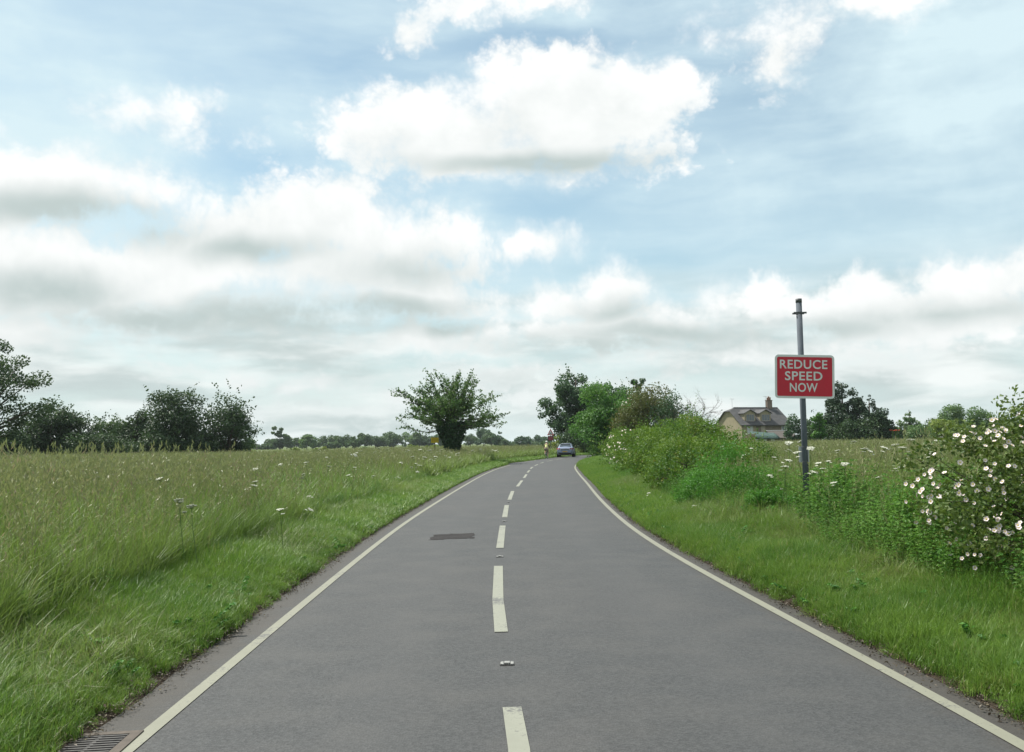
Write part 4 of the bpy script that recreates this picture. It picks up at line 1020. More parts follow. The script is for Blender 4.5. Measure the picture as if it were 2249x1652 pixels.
# tall grass, left
P, o = along(12500, 2.3, 17, 1.35, 9, -1, r_, .9, .9); s = np.interp(o, [1.3, 1.8, 2.8], [.66, .92, 1.08]) * r_.uniform(.75, 1.2, len(P)); scatter('tall_grass', P, tall_n, None, s, seed=20)
P, o = along(15000, 14, 50, 1.4, 22, -1, r_, 1.0, .9); s = np.interp(o, [1.4, 2.2, 4], [.65, .9, 1.0]) * r_.uniform(.75, 1.2, len(P)); scatter('tall_grass', P, tall_m, None, s, seed=21)
def field(n, x0, x1, y0, y1, side, omin, rng):
    x = rng.uniform(x0, x1, n); y = y0 + (y1 - y0) * rng.uniform(0, 1, n) ** 1.2; oo, ss, _ = lateral(x, y); k = (oo > omin) & (ss == side); x, y = x[k], y[k]
    z = hz(x, y); v = in_view(x, y, z, 60); return np.column_stack([x, y, z])[v]
P = field(26000, -62, 8, 38, 92, -1, 1.6, r_); scatter('meadow_grass', P, tall_f, None, r_.uniform(.72, 1.12, len(P)), seed=22)
P = field(9000, -20, 14, 90, 135, -1, 1.5, r_); scatter('meadow_grass', P, tall_f, None, r_.uniform(.8, 1.15, len(P)), seed=23)
# tall grass and weeds, right: the growth is low and thin in front of the sign post
def clear_post(P, s):
    b = P[:, 0] / P[:, 1]; low = (P[:, 1] < 17.1) & (b > .20) & (b < .345)
    return P, np.where(low, s * .52, np.where((b >= .345) & (P[:, 1] < 18), s * 1.3, s))
P, o = along(9000, 5, 26, 1.7, 12, 1, r_, .9, .8); s = np.interp(o, [1.6, 2.6, 5], [.45, .68, .82]) * r_.uniform(.75, 1.15, len(P)); P, s = clear_post(P, s); scatter('tall_grass', P, tall_n, None, s, seed=30)
P, o = along(7000, 20, 60, 2.0, 26, 1, r_, 1.0, .8); s = np.interp(o, [2.2, 3.2, 5], [.5, .75, .9]) * r_.uniform(.75, 1.1, len(P)); scatter('tall_grass', P, tall_m, None, s, seed=31)
P = field(24000, 8, 75, 24, 112, 1, 5, r_); P = P[P[:, 0] > 8 + .02 * P[:, 1]]; scatter('meadow_grass', P, tall_f, None, r_.uniform(.65, 1.0, len(P)), seed=32)
P, o = along(1700, 6, 26, 1.42, 3.2, 1, r_, 1.0); s = np.interp(o, [1.5, 2.2, 4], [.55, 1.05, 1.2]) * r_.uniform(.55, 1.25, len(P)) * (1 + .3 * wob(P[:, 0] * 2.3, P[:, 1] * 2)); kk = wob(P[:, 0] * 1.1 + 3, P[:, 1] * .9) > -.45; P, s = clear_post(P[kk], s[kk]); scatter('nettles', P, mid_w, None, s, seed=33)
P, o = along(260, 8.5, 14.5, 2.8, 5.2, 1, r_, 1.0); scatter('nettles', P, mid_w, None, r_.uniform(1.0, 1.45, len(P)), seed=34)
P, o = along(900, 16, 46, 1.1, 2.2, 1, r_, 1.0); scatter('nettles', P, mid_w, None, np.interp(o, [1.0, 2.2], [.35, .95]) * r_.uniform(.6, 1.2, len(P)), seed=36)
P, o = along(420, 6, 40, 1.4, 2.4, -1, r_, 1.0); scatter('nettles', P, mid_w, None, r_.uniform(.4, .8, len(P)), seed=35)

# ---- hogweed: white flower heads, each plant a thing of its own
def hogweed_meshes():
    out = []
    for k in range(3):
        rng = np.random.default_rng(600 + k); st = MB(); hd = MB()
        st.tube([(0, 0, -1.2), (.02, 0, -.5), (0, 0, -.06)], [.008, .007, .005], 5)
        for j in range(15):
            a = j * 2.4; r = .105 * math.sqrt((j + .4) / 15); z = .02 - 1.6 * r * r + rng.normal() * .006; c = (r * math.cos(a), r * math.sin(a), z)
            st.tube([(0, 0, -.06), c], [.003, .0015], 3, False)
            hd.lathe([(.024, -.004), (.027, .004), (.012, .012)], 6, c)
        st.tube([(0, 0, -.45), (.10, .03, -.25), (.14, .05, -.10)], [.005, .004, .003], 4)
        for j in range(7): 
            a = j * 2.4; r = .05 * math.sqrt((j + .4) / 7); c = (.14 + r * math.cos(a), .05 + r * math.sin(a), -.085); hd.lathe([(.019, -.003), (.021, .003), (.009, .009)], 6, c)
        out.append((st.mesh('hogweed_stem', G['stem']), hd.mesh('hogweed_head', G['umbel'])))
    return out
HW = hogweed_meshes()
def hogweed(x, y, zh, sc, k, tilt, label, group):
    g = hz1(x, y); zh = max(zh, g + .25)
    o = empty('hogweed_plant', (x, y, zh), 0, label, 'wild flower', group); o.rotation_euler = (tilt[0], tilt[1], tilt[2]); o.scale = (sc,) * 3
    obj('stem', HW[k][0], o); obj('flower_head', HW[k][1], o)
rh = np.random.default_rng(61)
RZ = ((1762, 'in the grass just left of the sign post'), (1860, 'in the grass just right of the sign post'), (1975, 'in the field in front of the dark conifers'), (9999, 'in the field beside the rose bush'))
LZ = ((700, 'in the left meadow before the dark tree belt'), (860, 'in the left meadow before the low far treeline'), (1010, 'in the meadow below the lone tree'), (9999, 'in the grass between the lone tree and the bend'))
def zone(vx, Z): return next(t for m_, t in Z if vx < m_)
ORD = ('leftmost', 'second from the left', 'third from the left', 'fourth from the left', 'fifth from the left', 'sixth from the left', 'seventh from the left', 'eighth from the left', 'fourth from the right', 'third from the right', 'second from the right', 'rightmost')
ORD8 = ORD[:4] + ORD[8:]
RV = [(55, 605), (115, 550), (270, 625), (340, 610), (460, 630), (300, 665), (240, 690), (405, 535), (600, 525), (740, 515), (815, 495), (870, 515), (1040, 505), (1115, 465), (1170, 480), (1145, 440), (930, 460), (820, 665), (860, 655), (700, 727), (1310, 490), (1290, 520), (1340, 435), (380, 765), (140, 470), (1265, 505), (1190, 470), (640, 540), (1060, 560), (930, 575), (30, 650), (215, 520), (60, 480), (520, 470), (1240, 450), (1380, 405)]
for i, (a, b) in enumerate(RV):
    vx, vy = (2700 + a / 2.065) / 1.5745, (1300 + b / 2.065) / 1.5745; vh = 973 - .014 * (vx - 1124.5); Y = float(np.clip(420 / max(vy - vh + 6, 6), 13, 42)) * rh.uniform(.9, 1.1)
    x, y, z = at(vx, vy, Y); hogweed(x, y, z, Y / 216 * rh.uniform(5.0, 9.0), i % 3, (rh.normal() * .2, rh.normal() * .2, rh.uniform(0, 6)), 'white hogweed flower head ' + zone(vx, RZ), 'white hogweed flowers ' + zone(vx, RZ))
RV2 = [(1650, 985), (1663, 1012), (1590, 980), (1612, 975), (1633, 1000), (1425, 1093), (1526, 1134), (1700, 1005), (1735, 990), (1780, 1040), (1690, 1045), (1715, 1075)]
for i, (vx, vy) in enumerate(RV2):
    vh = 973 - .014 * (vx - 1124.5); Y = (22, 20, 26, 27, 23, 22.5, 17.5, 21, 25, 17, 18, 16.5)[i]
    x, y, z = at(vx, vy, Y); hogweed(x, y, z, Y / 216 * rh.uniform(3.5, 6.5), i % 3, (rh.normal() * .25, rh.normal() * .25, rh.uniform(0, 6)), 'white hogweed flower head beside the hedge, %s of twelve' % ORD[sorted(v[0] for v in RV2).index(vx)], 'white hogweed flowers beside the hedge')
LV = [(105, 850), (85, 930), (520, 875), (490, 980), (485, 1010), (720, 910), (890, 795), (940, 918), (990, 778), (1100, 992), (885, 985), (1213, 1027), (1485, 955), (1470, 885), (1500, 900), (1430, 915), (1340, 875), (1600, 848), (1640, 825), (1690, 765), (1830, 798), (1850, 845), (1770, 888), (1680, 945), (1725, 815), (1440, 825), (1225, 758), (1150, 750), (1590, 770), (1505, 765),
      (80, 1040), (75, 1075), (15, 1110), (545, 1167), (570, 1268), (1395, 770), (1720, 890), (1860, 875), (2030, 760), (2070, 840), (2140, 770), (2165, 772), (2190, 850), (640, 760), (960, 790), (1320, 1005), (1115, 785), (2100, 800), (1960, 770), (2010, 850), (1545, 830), (1625, 860), (1760, 830), (700, 830), (300, 890)]
for i, (a, b) in enumerate(LV):
    vx, vy = (850 + a / 2.499) / 1.5745, (1250 + b / 2.499) / 1.5745; vh = 973 - .014 * (vx - 1124.5); Y = float(np.clip(760 / max(vy - vh, 6), 11, 80)) * rh.uniform(.92, 1.06)
    while lateral(*at(vx, vy, Y)[:2])[0][0] < 1.5 or lateral(*at(vx, vy, Y)[:2])[1][0] > 0:
        Y *= 1.08
        if Y > 90: break
    x, y, z = at(vx, vy, Y); hogweed(x, y, z, float(np.clip(Y / 216 * rh.uniform(2.8, 5.5), .45, 1.4)), i % 3, (rh.normal() * .2, rh.normal() * .2, rh.uniform(0, 6)), 'white hogweed flower head ' + zone(vx, LZ), 'white hogweed flowers ' + zone(vx, LZ))
for i, (vx, vy, Y) in enumerate(((420, 1113, 9.5), (392, 1100, 10), (615, 1120, 12), (350, 1052, 13), (780, 1000, 20), (682, 1120, 15), (30, 1018, 16), (210, 1040, 14))):
    x, y, z = at(vx, vy, Y); hogweed(x, y, z, .5, i % 3, (rh.normal() * .3, rh.normal() * .3, rh.uniform(0, 6)), 'white hogweed flower head in the near left meadow, %s of eight' % ORD8[(30, 210, 350, 392, 420, 615, 682, 780).index(vx)], 'white hogweed flowers near the front left')
# a small patch of orange-red flowers at the edge of the right field
px, py, pz = at(1968, 946, 86)
root = empty('red_flower_patch', (px, py, hz1(px, py)), 0, 'tiny orange-red patch of flowers at the field edge right of the dark conifers', 'flowers')
mb = MB()
for i in range(15): mb.lathe([(.02, 0), (.055, .035), (.03, .05)], 6, (rh.normal() * .17, rh.normal() * .15, pz - hz1(px, py) + rh.normal() * .06))
mb.build('blossoms', G['poppy'], root)
mb = MB()
for i in range(14): a = rh.normal() * .16; mb.tube([(a, 0, 0), (a, 0, pz - hz1(px, py))], .012, 4)
mb.build('stems', G['stem'], root)

# ------------------------------------------------------------------ signs
G['galv'] = plain('grey_pole_paint', (.105, .12, .14), .85, .15, .0, .12, 5)
G['darkcap'] = plain('pole_cap', (.07, .075, .08), .6, .4)
G['signred'] = plain('sign_red', (.47, .014, .034), .45, .4, 0, .05, 3)
G['signwhite'] = plain('sign_white', (.60, .63, .62), .45, .4, 0, .05, 3)
G['signback'] = plain('sign_back', (.50, .52, .51), .6, .3, 0, .08, 4)
G['signblack'] = plain('sign_black', (.015, .015, .017), .5, .3)
G['signyellow'] = plain('sign_yellow', (.55, .40, .03), .6, .3, 0, .1, 6)
G['wood'] = plain('weathered_wood', (.13, .105, .08), .9, .1, 0, .3, 8)

def rounded(w, h, r, n=6):
    P = []
    for cx, cy, a0 in ((w / 2 - r, -h / 2 + r, -PI / 2), (w / 2 - r, h / 2 - r, 0), (-w / 2 + r, h / 2 - r, PI / 2), (-w / 2 + r, -h / 2 + r, PI)):
        for i in range(n + 1): a = a0 + PI / 2 * i / n; P.append((cx + r * math.cos(a), cy + r * math.sin(a)))
    return P

def text_mesh(s, size, bold, name, mat, spacing=1.0):
    cu = bpy.data.curves.new(name, 'FONT'); cu.body = s; cu.size = size; cu.align_x = 'CENTER'; cu.align_y = 'CENTER'; cu.offset = bold; cu.extrude = .0012
    cu.space_character = spacing; cu.resolution_u = 4
    o = bpy.data.objects.new(name, cu); COL.objects.link(o)
    bpy.context.view_layer.update()
    me = bpy.data.meshes.new_from_object(o.evaluated_get(bpy.context.evaluated_depsgraph_get()))
    bpy.data.objects.remove(o); bpy.data.curves.remove(cu)
    me.name = name; me.materials.clear(); me.materials.append(mat)
    return me

def speed_sign():
    Y = 17.0; x, _, _ = at(1772, 1100, Y); g = hz1(x, Y)
    xt, _, zt = at(1754, 657, Y)
    root = empty('road_sign', (x, Y, g), 0, 'red REDUCE SPEED NOW sign on a tall grey pole', 'road sign')
    lean = (xt - x) / (zt - g); H = zt - g; P = lambda z: (lean * z, 0, z)
    mb = MB(); mb.tube([P(-.4), P(H - .07)], .055, 18); mb.build('pole', G['galv'], root, True)
    mb = MB(); mb.tube([P(H - .07), P(H + .004)], .0585, 18); mb.build('pole_cap', G['darkcap'], root, True)
    zc = at(1756, 688, Y)[2] - g
    mb = MB(); mb.tube([P(zc - .022), P(zc + .022)], .062, 18); q = P(zc); mb.box((q[0], -.058, zc), (.245, .012, .034)); mb.box((q[0], .058, zc), (.225, .010, .030))
    for s in (-1, 1): mb.box((q[0] + s * .09, 0, zc), (.014, .13, .014))
    mb.build('clamp_bracket', G['darkcap'], root)
    # plate, turned a touch clockwise as in the photograph
    sx_, _, sz_ = at(1764.5, 828, Y); W_, Hh = 1.125, .825
    rot = Matrix.Rotation(R(1.7) , 4, 'Y') ; plate = empty_rot = None
    def place(o, dy): o.matrix_basis = Matrix.Translation((sx_ - x, dy, sz_ - g)) @ rot @ Matrix.Rotation(PI / 2, 4, 'X'); return o
    mb = MB(); mb.prism(rounded(W_, Hh, .075), .012, axes=((1, 0, 0), (0, 1, 0), (0, 0, -1))); pl = mb.build('sign_plate', G['signwhite'], root); place(pl, -.075)
    mb = MB(); mb.prism(rounded(W_ - .085, Hh - .085, .03), .0015, axes=((1, 0, 0), (0, 1, 0), (0, 0, -1))); rd = mb.build('red_face', G['signred'], root); place(rd, -.0772)
    mb = MB()
    for zz in (.25, -.25): mb.box((0, zz, -.03), (.9, .035, .03))
    ra = mb.build('mounting_rail', G['signback'], root); place(ra, -.063)
    for s, dz in (('REDUCE', .232), ('SPEED', .012), ('NOW', -.205)):
        t = obj('lettering', text_mesh(s, .248, .0035, 'lettering_' + s.lower(), G['signwhite'], 1.07), root)
        w = max(v.co.x for v in t.data.vertices) - min(v.co.x for v in t.data.vertices); want = {'REDUCE': .895, 'SPEED': .705, 'NOW': .525}[s]
        hgt = max(v.co.y for v in t.data.vertices) - min(v.co.y for v in t.data.vertices)
        yc = (max(v.co.y for v in t.data.vertices) + min(v.co.y for v in t.data.vertices)) / 2; xc = (max(v.co.x for v in t.data.vertices) + min(v.co.x for v in t.data.vertices)) / 2
        for v in t.data.vertices: v.co.x = (v.co.x - xc) * want / w; v.co.y = (v.co.y - yc) * .170 / hgt
        t.matrix_basis = Matrix.Translation((sx_ - x, -.0795, sz_ - g)) @ rot @ Matrix.Translation((-.02, 0, dz)) @ Matrix.Rotation(PI / 2, 4, 'X')
    # small plate seen from behind lower down the pole, with two straps
    _, _, zp = at(1768, 998, Y); zp -= g
    mb = MB(); q = P(zp); mb.prism(rounded(.195, .30, .012, 3), .004, axes=((1, 0, 0), (0, 1, 0), (0, 0, -1))); bp = mb.build('small_plate', G['signback'], root)
    bp.matrix_basis = Matrix.Translation((q[0] + .004, .066, zp)) @ Matrix.Rotation(PI / 2, 4, 'X')
    for dz in (.135, -.145):
        q = P(zp + dz); mb = MB(); mb.tube([(q[0], 0, zp + dz - .006), (q[0], 0, zp + dz + .006)], .0575, 18); mb.build('strap', G['darkcap'], root, True)
speed_sign()

def bend_sign():
    Y = 104; x, _, zb = at(1209.5, 956, Y); g = hz1(x, Y); za = at(1207, 941.5, Y)[2]; h = za - zb
    root = empty('road_sign', (x, Y, g), R(-6), 'triangular double bend warning sign with a maroon plate below, left of the oak', 'road sign')
    mb = MB(); mb.tube([(0, 0, -.3), (0, 0, zb - g + h * .8)], .045, 10); mb.build('pole', G['galv'], root, True)
    w = .80; zc = zb - g
    def tri(s, y, nm, mat, t):
        c = zc + h / 3; P = [((px_) * s, (pz_ - c) * s + c) for px_, pz_ in ((-w / 2, zc), (w / 2, zc), (0, zc + h))]
        mb = MB(); mb.prism(P, t, (0, y, 0), ((1, 0, 0), (0, 0, 1), (0, -1, 0))); return mb.build(nm, mat, root)
    tri(1.0, -.06, 'sign_border', G['signred'], .012); tri(.66, -.072, 'sign_face', G['signwhite'], .003)
    mb = MB(); s = h * .42
    for a, b in (((-.10, .05), (-.10, .42)), ((-.10, .42), (.07, .24)), ((.07, .24), (.07, .66))):
        v = Vector((b[0] - a[0], 0, (b[1] - a[1]) * .9)) * 1.0; m_ = ((a[0] + b[0]) / 2, -.079, zc + .10 + (a[1] + b[1]) / 2 * s * 1.1)
        vv = Vector((b[0] - a[0], 0, (b[1] - a[1]) * s * 1.1)); mb.box(m_, (.052, .004, vv.length + .04), Matrix.Rotation(math.atan2(vv.x, vv.z), 3, 'Y'))
    mb.build('double_bend_symbol', G['signblack'], root)
    mb = MB(); mb.box((0, -.06, zc - .36), (.66, .012, .56)); mb.build('plate_border', G['signblack'], root)
    G['maroon'] = plain('maroon_plate', (.21, .045, .055), .5, .4, 0, .12, 5)
    mb = MB(); mb.box((0, -.070, zc - .36), (.54, .006, .46)); mb.build('maroon_plate', G['maroon'], root)
bend_sign()

def yellow_sign():
    Y = 77; x, _, z = at(955, 967, Y); g = hz1(x, Y); zc = z - g
    root = empty('yellow_sign', (x, Y, g), R(6), 'small yellow board on a post in the grass left of the lone tree', 'sign')
    mb = MB(); mb.box((0, .04, zc * .5 - .1), (.06, .06, zc + .3)); mb.build('post', G['wood'], root)
    mb = MB(); mb.box((0, 0, zc), (.64, .02, .45)); mb.build('board', G['signyellow'], root)
    rr = np.random.default_rng(4); mb = MB()     # two rows of illegible dark strokes, as the photograph shows
    for row in (.09, -.06):
        for k in range(5): mb.box((-.2 + k * .10, -.012, zc + row), (.055, .002, .085))
    G['signolive'] = plain('faded_print', (.30, .23, .03), .7, .2); mb.build('faded_print', G['signolive'], root)
    mb = MB(); mb.box((0, 0, zc + .236), (.66, .03, .02)); mb.build('top_batten', G['wood'], root)
yellow_sign()

# ------------------------------------------------------------------ road studs and drain
G['iron'] = plain('cast_iron', (.055, .052, .05), .6, .4, .4, .35, 25)
G['studwhite'] = plain('stud_casing', (.24, .24, .225), .5, .4, 0, .15, 60)
G['studrub'] = plain('stud_rubber', (.03, .03, .032), .8, .2)
G['glass'] = plain('reflector_bead', (.55, .56, .50), .08, .8)
G['concrete'] = plain('concrete', (.095, .082, .070), .9, .2, 0, .22, 12)
def stud(y, label):
    x = float(fC(y)) + .01; z = road_z(x - float(np.interp(y, RC[:, 1], RC[:, 0])))
    root = empty('road_stud', (x, y, z), 0, label, 'road stud', 'road studs along the centre line'); root.scale = (.44, .52, .48)
    mb = MB(); mb.prism([(-.115, -.085), (.115, -.085), (.125, 0), (.115, .085), (-.115, .085), (-.125, 0)], .008, (0, 0, .001), ((1, 0, 0), (0, 1, 0), (0, 0, 1))); mb.build('housing', G['iron'], root)
    for s in (-1, 1):
        mb = MB(); mb.prism([(.056 * s, -.075), (.108 * s, -.06), (.108 * s, .06), (.056 * s, .075)][::s], .018, (0, 0, .009), ((1, 0, 0), (0, 1, 0), (0, 0, 1))); soften(mb.build('casing_side', G['studwhite'], root), .006)
    mb = MB(); mb.prism([(-.05, 0), (-.045, .030), (.045, .030), (.05, 0)][::-1], .10, (0, -.05, .009), ((1, 0, 0), (0, 0, 1), (0, 1, 0))); soften(mb.build('white_insert', G['studwhite'], root), .006)
    mb = MB(); mb.box((0, -.053, .020), (.072, .006, .020)); rb = mb.build('reflector_holder', G['studrub'], root)
    for s in (-1, 1): m2 = MB(); m2.lathe([(.006, -.003), (.007, 0), (.004, .003)], 8); e = m2.build('bead', G['glass'], rb); e.location = (s * .018, -.058, .021); e.rotation_euler = (PI / 2, 0, 0)
for y, lab in ((6.62, 'nearest white road stud, between the two closest centre dashes'), (12.75, 'second road stud from the camera on the centre line'), (18.4, 'third road stud on the centre line, beyond the tarmac patch'), (24.3, 'fourth and farthest clear road stud on the centre line')):
    stud(y, lab)

def drain():
    x, y = gp(197, 1634); z = road_z(x - float(np.interp(y, RC[:, 1], RC[:, 0]))) - .015
    root = empty('drain_grate', (x, y, z), R(3), 'iron gully grate with cross bars between the left edge line and the grass', 'drain')
    root.rotation_euler = (0, -.024, R(3))
    w, l = .42, .46
    mb = MB()
    for s in (-1, 1): mb.box((s * (w / 2 - .03), 0, .012), (.06, l, .03)); mb.box((0, s * (l / 2 - .025), .012), (w - .12, .05, .03))
    mb.build('frame', G['concrete'], root)
    mb = MB(); mb.box((0, 0, .019), (w - .13, l - .11, .008)); mb.build('gully_shade_plate', G['signblack'], root)  # black plate close under the bar tops stands in for the gully's shade
    n = 9
    for i in range(n):
        mb = MB(); yy = -l / 2 + .075 + (l - .15) * i / (n - 1); mb.box((0, yy, .012), (w - .125, .018, .032)); mb.build('bar', G['iron'], root)
    mb = MB(); mb.box((0, 0, .011), (.02, l - .105, .030)); mb.build('spine', G['iron'], root)
drain()

# ------------------------------------------------------------------ house and outbuildings
def brick_mat(name, c0, c1, mortar):
    m, b = new_mat(name); p = b.n('ShaderNodeTexCoord', outs=3)
    q = b.n('ShaderNodeVectorRotate', {'Vector': p, 'Angle': PI / 2}, rotation_type='X_AXIS')
    br = m.node_tree.nodes.new('ShaderNodeTexBrick'); m.node_tree.links.new(q, br.inputs[0])
    br.inputs['Color1'].default_value = (*c0, 1); br.inputs['Color2'].default_value = (*c1, 1); br.inputs['Mortar'].default_value = (*mortar, 1); br.inputs['Scale'].default_value = 1
    br.inputs['Brick Width'].default_value = .225; br.inputs['Row Height'].default_value = .075; br.inputs['Mortar Size'].default_value = .008
    return finish(m, b, principled(b, b.mix(b.noise(p, 1.2, 4), br.outputs[0], c0), .9, .15))
def tile_mat(name, c0, c1):
    m, b = new_mat(name); p = b.n('ShaderNodeTexCoord', outs=3); n1 = b.noise(p, 1.3, 5, .6); n2 = b.voro(p, 4.2, 0, outs=1)
    c = b.mix(b.ss(n1, .3, .7), c0, c1); c = b.mix(.25, c, b.mix(b.n('ShaderNodeSeparateColor', (n2,), 0), c0, c1))
    return finish(m, b, principled(b, c, .8, .25))
G['cream'] = plain('cream_render', (.275, .240, .165), .9, .15, 0, .07, 1.5)
G['brick'] = brick_mat('brown_brick', (.15, .118, .092), (.20, .158, .125), (.28, .26, .23))
G['slate'] = tile_mat('roof_tiles', (.055, .055, .057), (.088, .086, .087))
G['fascia'] = plain('dark_fascia', (.05, .045, .045), .6, .3)
G['frame'] = plain('window_frame', (.30, .26, .22), .6, .3)
G['wframe'] = plain('white_window_frame', (.60, .60, .58), .5, .4)
G['pane'] = plain('window_glass', (.10, .125, .14), .08, .6, 0, .15, 2)
G['curtain'] = plain('curtain', (.46, .48, .50), .9, .1, 0, .1, 9)
G['terracotta'] = plain('chimney_pot', (.36, .16, .09), .8, .2)
G['tarp'] = plain('green_sheet', (.045, .080, .070), .8, .25, 0, .4, 3)
G['aerial'] = plain('aerial_metal', (.20, .20, .21), .5, .4, .3)
G['oldroof'] = tile_mat('old_roof_sheets', (.080, .070, .063), (.118, .104, .094))
G['whiteedge'] = plain('white_bargeboard', (.62, .61, .59), .7, .3)

def house():
    Y = 168; cx_, _, ze = at(1629, 932, Y)
    g = hz1(cx_, Y); rz = R(19); Lx, Ly = 10.9, 8.8; he = ze - g; top = at(1650, 896, Y + 4)[2] - g
    root = empty('house', (cx_, Y, g), rz, 'cream and brick house with two dormer windows and a chimney behind the hedge', 'house')
    hr = top; ym = Ly / 2; hip = .86
    mb = MB(); mb.box((1.6, Ly / 2, he / 2 - .2), (3.2, Ly, he + .4)); mb.build('cream_wall', G['cream'], root)
    mb = MB(); mb.box((3.2 + (Lx - 3.2) / 2, Ly / 2, he / 2 - .2), (Lx - 3.2, Ly - .02, he + .396)); mb.build('brick_wall', G['brick'], root)
    # left gable with a small hip at its top, right gable plain
    zh = he + (hr - he) * .78; yh = ym * .78
    mb = MB(); mb.prism([(0, he), (Ly, he), (Ly - yh, zh), (yh, zh)][::-1], .24, (0, 0, 0), ((0, 1, 0), (0, 0, 1), (1, 0, 0))); mb.build('gable_wall', G['cream'], root)
    mb = MB(); mb.prism([(0, he), (Ly, he), (ym, hr - .05)][::-1], .24, (Lx - .24, 0, 0), ((0, 1, 0), (0, 0, 1), (1, 0, 0))); mb.build('gable_wall', G['brick'], root)
    ov = .38; sl = (hr - he) / ym; zl = he - ov * sl
    rf = MB(); t = .12
    A, B, C_, D = (-ov, -ov, zl), (Lx + ov * .6, -ov, zl), (Lx + ov * .6, ym, hr), (1.3, ym, hr); E_ = (-ov, yh - .0, he + yh * sl)
    up_ = Vector((0, 0, t))
    def slab(P): q = [Vector(p) for p in P]; n = len(q); rf.add(q + [p + up_ for p in q], [tuple(range(n)), tuple(range(n, 2 * n))] + [(i, (i + 1) % n, (i + 1) % n + n, i + n) for i in range(n)])
    slab([A, B, C_, D, E_]); m_ = lambda p: (p[0], Ly - p[1], p[2])
    slab([m_(p) for p in (A, B, C_, D, E_)][::-1]); slab([E_, D, m_(E_)])
    roof = rf.build('roof', G['slate'], root)
    mb = MB(); mb.box((Lx / 2 + .65, ym, hr + t + .02), (Lx - 1.1, .26, .10)); mb.build('ridge', G['fascia'], roof)
    mb = MB(); mb.box((Lx / 2, -ov - .03, zl + .02), (Lx + ov, .05, .20)); mb.box((Lx / 2, -ov - .09, zl + .02), (Lx + ov, .10, .10)); mb.build('gutter', G['fascia'], roof)
    # chimney with three pots
    ch = MB(); ch.box((Lx - 1.75, ym, hr + .55), (1.05, .70, 1.9)); ch.box((Lx - 1.75, ym, hr + 1.52), (1.17, .82, .12)); chim = ch.build('chimney', G['brick'], root)
    for dx, h_ in ((-.32, .5), (0, .72), (.32, .55)): p = MB(); p.lathe([(.13, 0), (.12, h_ * .85), (.15, h_ * .9), (.14, h_)], 10, (Lx - 1.75 + dx, ym, hr + 1.58)); p.build('chimney_pot', G['terracotta'], chim, True)
    # dormers
    def dormer(x0, w, nm):
        yf = .75; zb = he + yf * sl - .25; zt = zb + 1.78; za = zt + .62
        d = MB(); d.prism([(x0, zb), (x0 + w, zb), (x0 + w, zt), (x0 + w / 2, za), (x0, zt)], 3.2, (0, yf, 0), ((1, 0, 0), (0, 0, 1), (0, 1, 0))); dm = d.build('dormer', G['cream'], root)
        r2 = MB(); o2 = .22; c_ = x0 + w / 2; k = (za - zt) / (w / 2)
        for s in (-1, 1):
            e = (c_ + s * (w / 2 + o2), zt - o2 * k + .03); a = (c_, za + .03)
            P = [(e[0], e[1]), (a[0], a[1]), (a[0], a[1] + .10), (e[0], e[1] + .10)]
            r2.prism(P if s < 0 else P[::-1], 3.6, (0, yf - .26, 0), ((1, 0, 0), (0, 0, 1), (0, 1, 0)))
        r2.build('dormer_roof', G['slate'], dm)
        f = MB(); ww, hh = w * .78, 1.28; wc = (x0 + w / 2 + .06, yf - .03, zb + .95)
        for s in (-1, 1): f.box((wc[0] + s * (ww / 2 - .04), wc[1], wc[2]), (.08, .08, hh)); f.box((wc[0], wc[1], wc[2] + s * (hh / 2 - .04)), (ww - .16, .08, .08))
        for s in (-1, 1): f.box((wc[0] + s * ww / 6, wc[1] + .004, wc[2]), (.05, .06, hh - .16))
        f.box((wc[0], wc[1] - .03, wc[2] - hh / 2 - .04), (ww + .1, .14, .06))
        f.build('window_frame', G['frame'], dm)
        for s in (-1, 0, 1): g_2 = MB(); g_2.box((wc[0] + s * ww / 3.1, wc[1] + .02, wc[2]), (ww / 3 - .07, .02, hh - .17)); g_2.build('pane', G['pane'], dm)
    dormer(1.15, 2.35, 'a'); dormer(4.55, 2.35, 'b')
    def window(xc, zc, w, h, fr, panes, cur=False):
        f = MB()
        for s in (-1, 1): f.box((xc + s * (w / 2 - .04), -.02, zc), (.08, .10, h)); f.box((xc, -.02, zc + s * (h / 2 - .04)), (w - .16, .10, .08))
        for i in range(1, panes): f.box((xc - w / 2 + w * i / panes, -.018, zc), (.07, .08, h - .16))
        f.box((xc, -.07, zc - h / 2 - .04), (w + .14, .18, .07)); wf = f.build('window', fr, root)
        for i in range(panes): p = MB(); p.box((xc - w / 2 + w * (i + .5) / panes, .0, zc), (w / panes - .09, .03, h - .17)); p.build('pane', G['curtain'] if cur else G['pane'], wf)
    window(1.75, he - 1.35, 1.45, 2.05, G['frame'], 2, True); window(9.3, he - .95, 1.15, 1.25, G['wframe'], 2)
    mb = MB(); mb.tube([(3.25, -.06, 0), (3.25, -.06, he)], .05, 8); mb.build('drainpipe', G['fascia'], root)
    mb = MB(); mb.box((4.6, -.05, he - 1.3), (.95, .08, 2.1)); mb.build('door', G['frame'], root)
    for x_, hh in ((.9, 2.2), (Lx - 2.5, 2.3)):
        a = MB(); zb = hr - (.4 if x_ < 2 else 0); a.tube([(x_, ym, zb), (x_, ym, zb + hh)], .025, 5); a.tube([(x_ - .45, ym, zb + hh), (x_ + .45, ym, zb + hh - .05)], .02, 4)
        for k in range(5): a.tube([(x_ - .4 + k * .2, ym - .22, zb + hh - .02), (x_ - .4 + k * .2, ym + .22, zb + hh - .02)], .014, 4)
        a.build('tv_aerial', G['aerial'], root)
house()

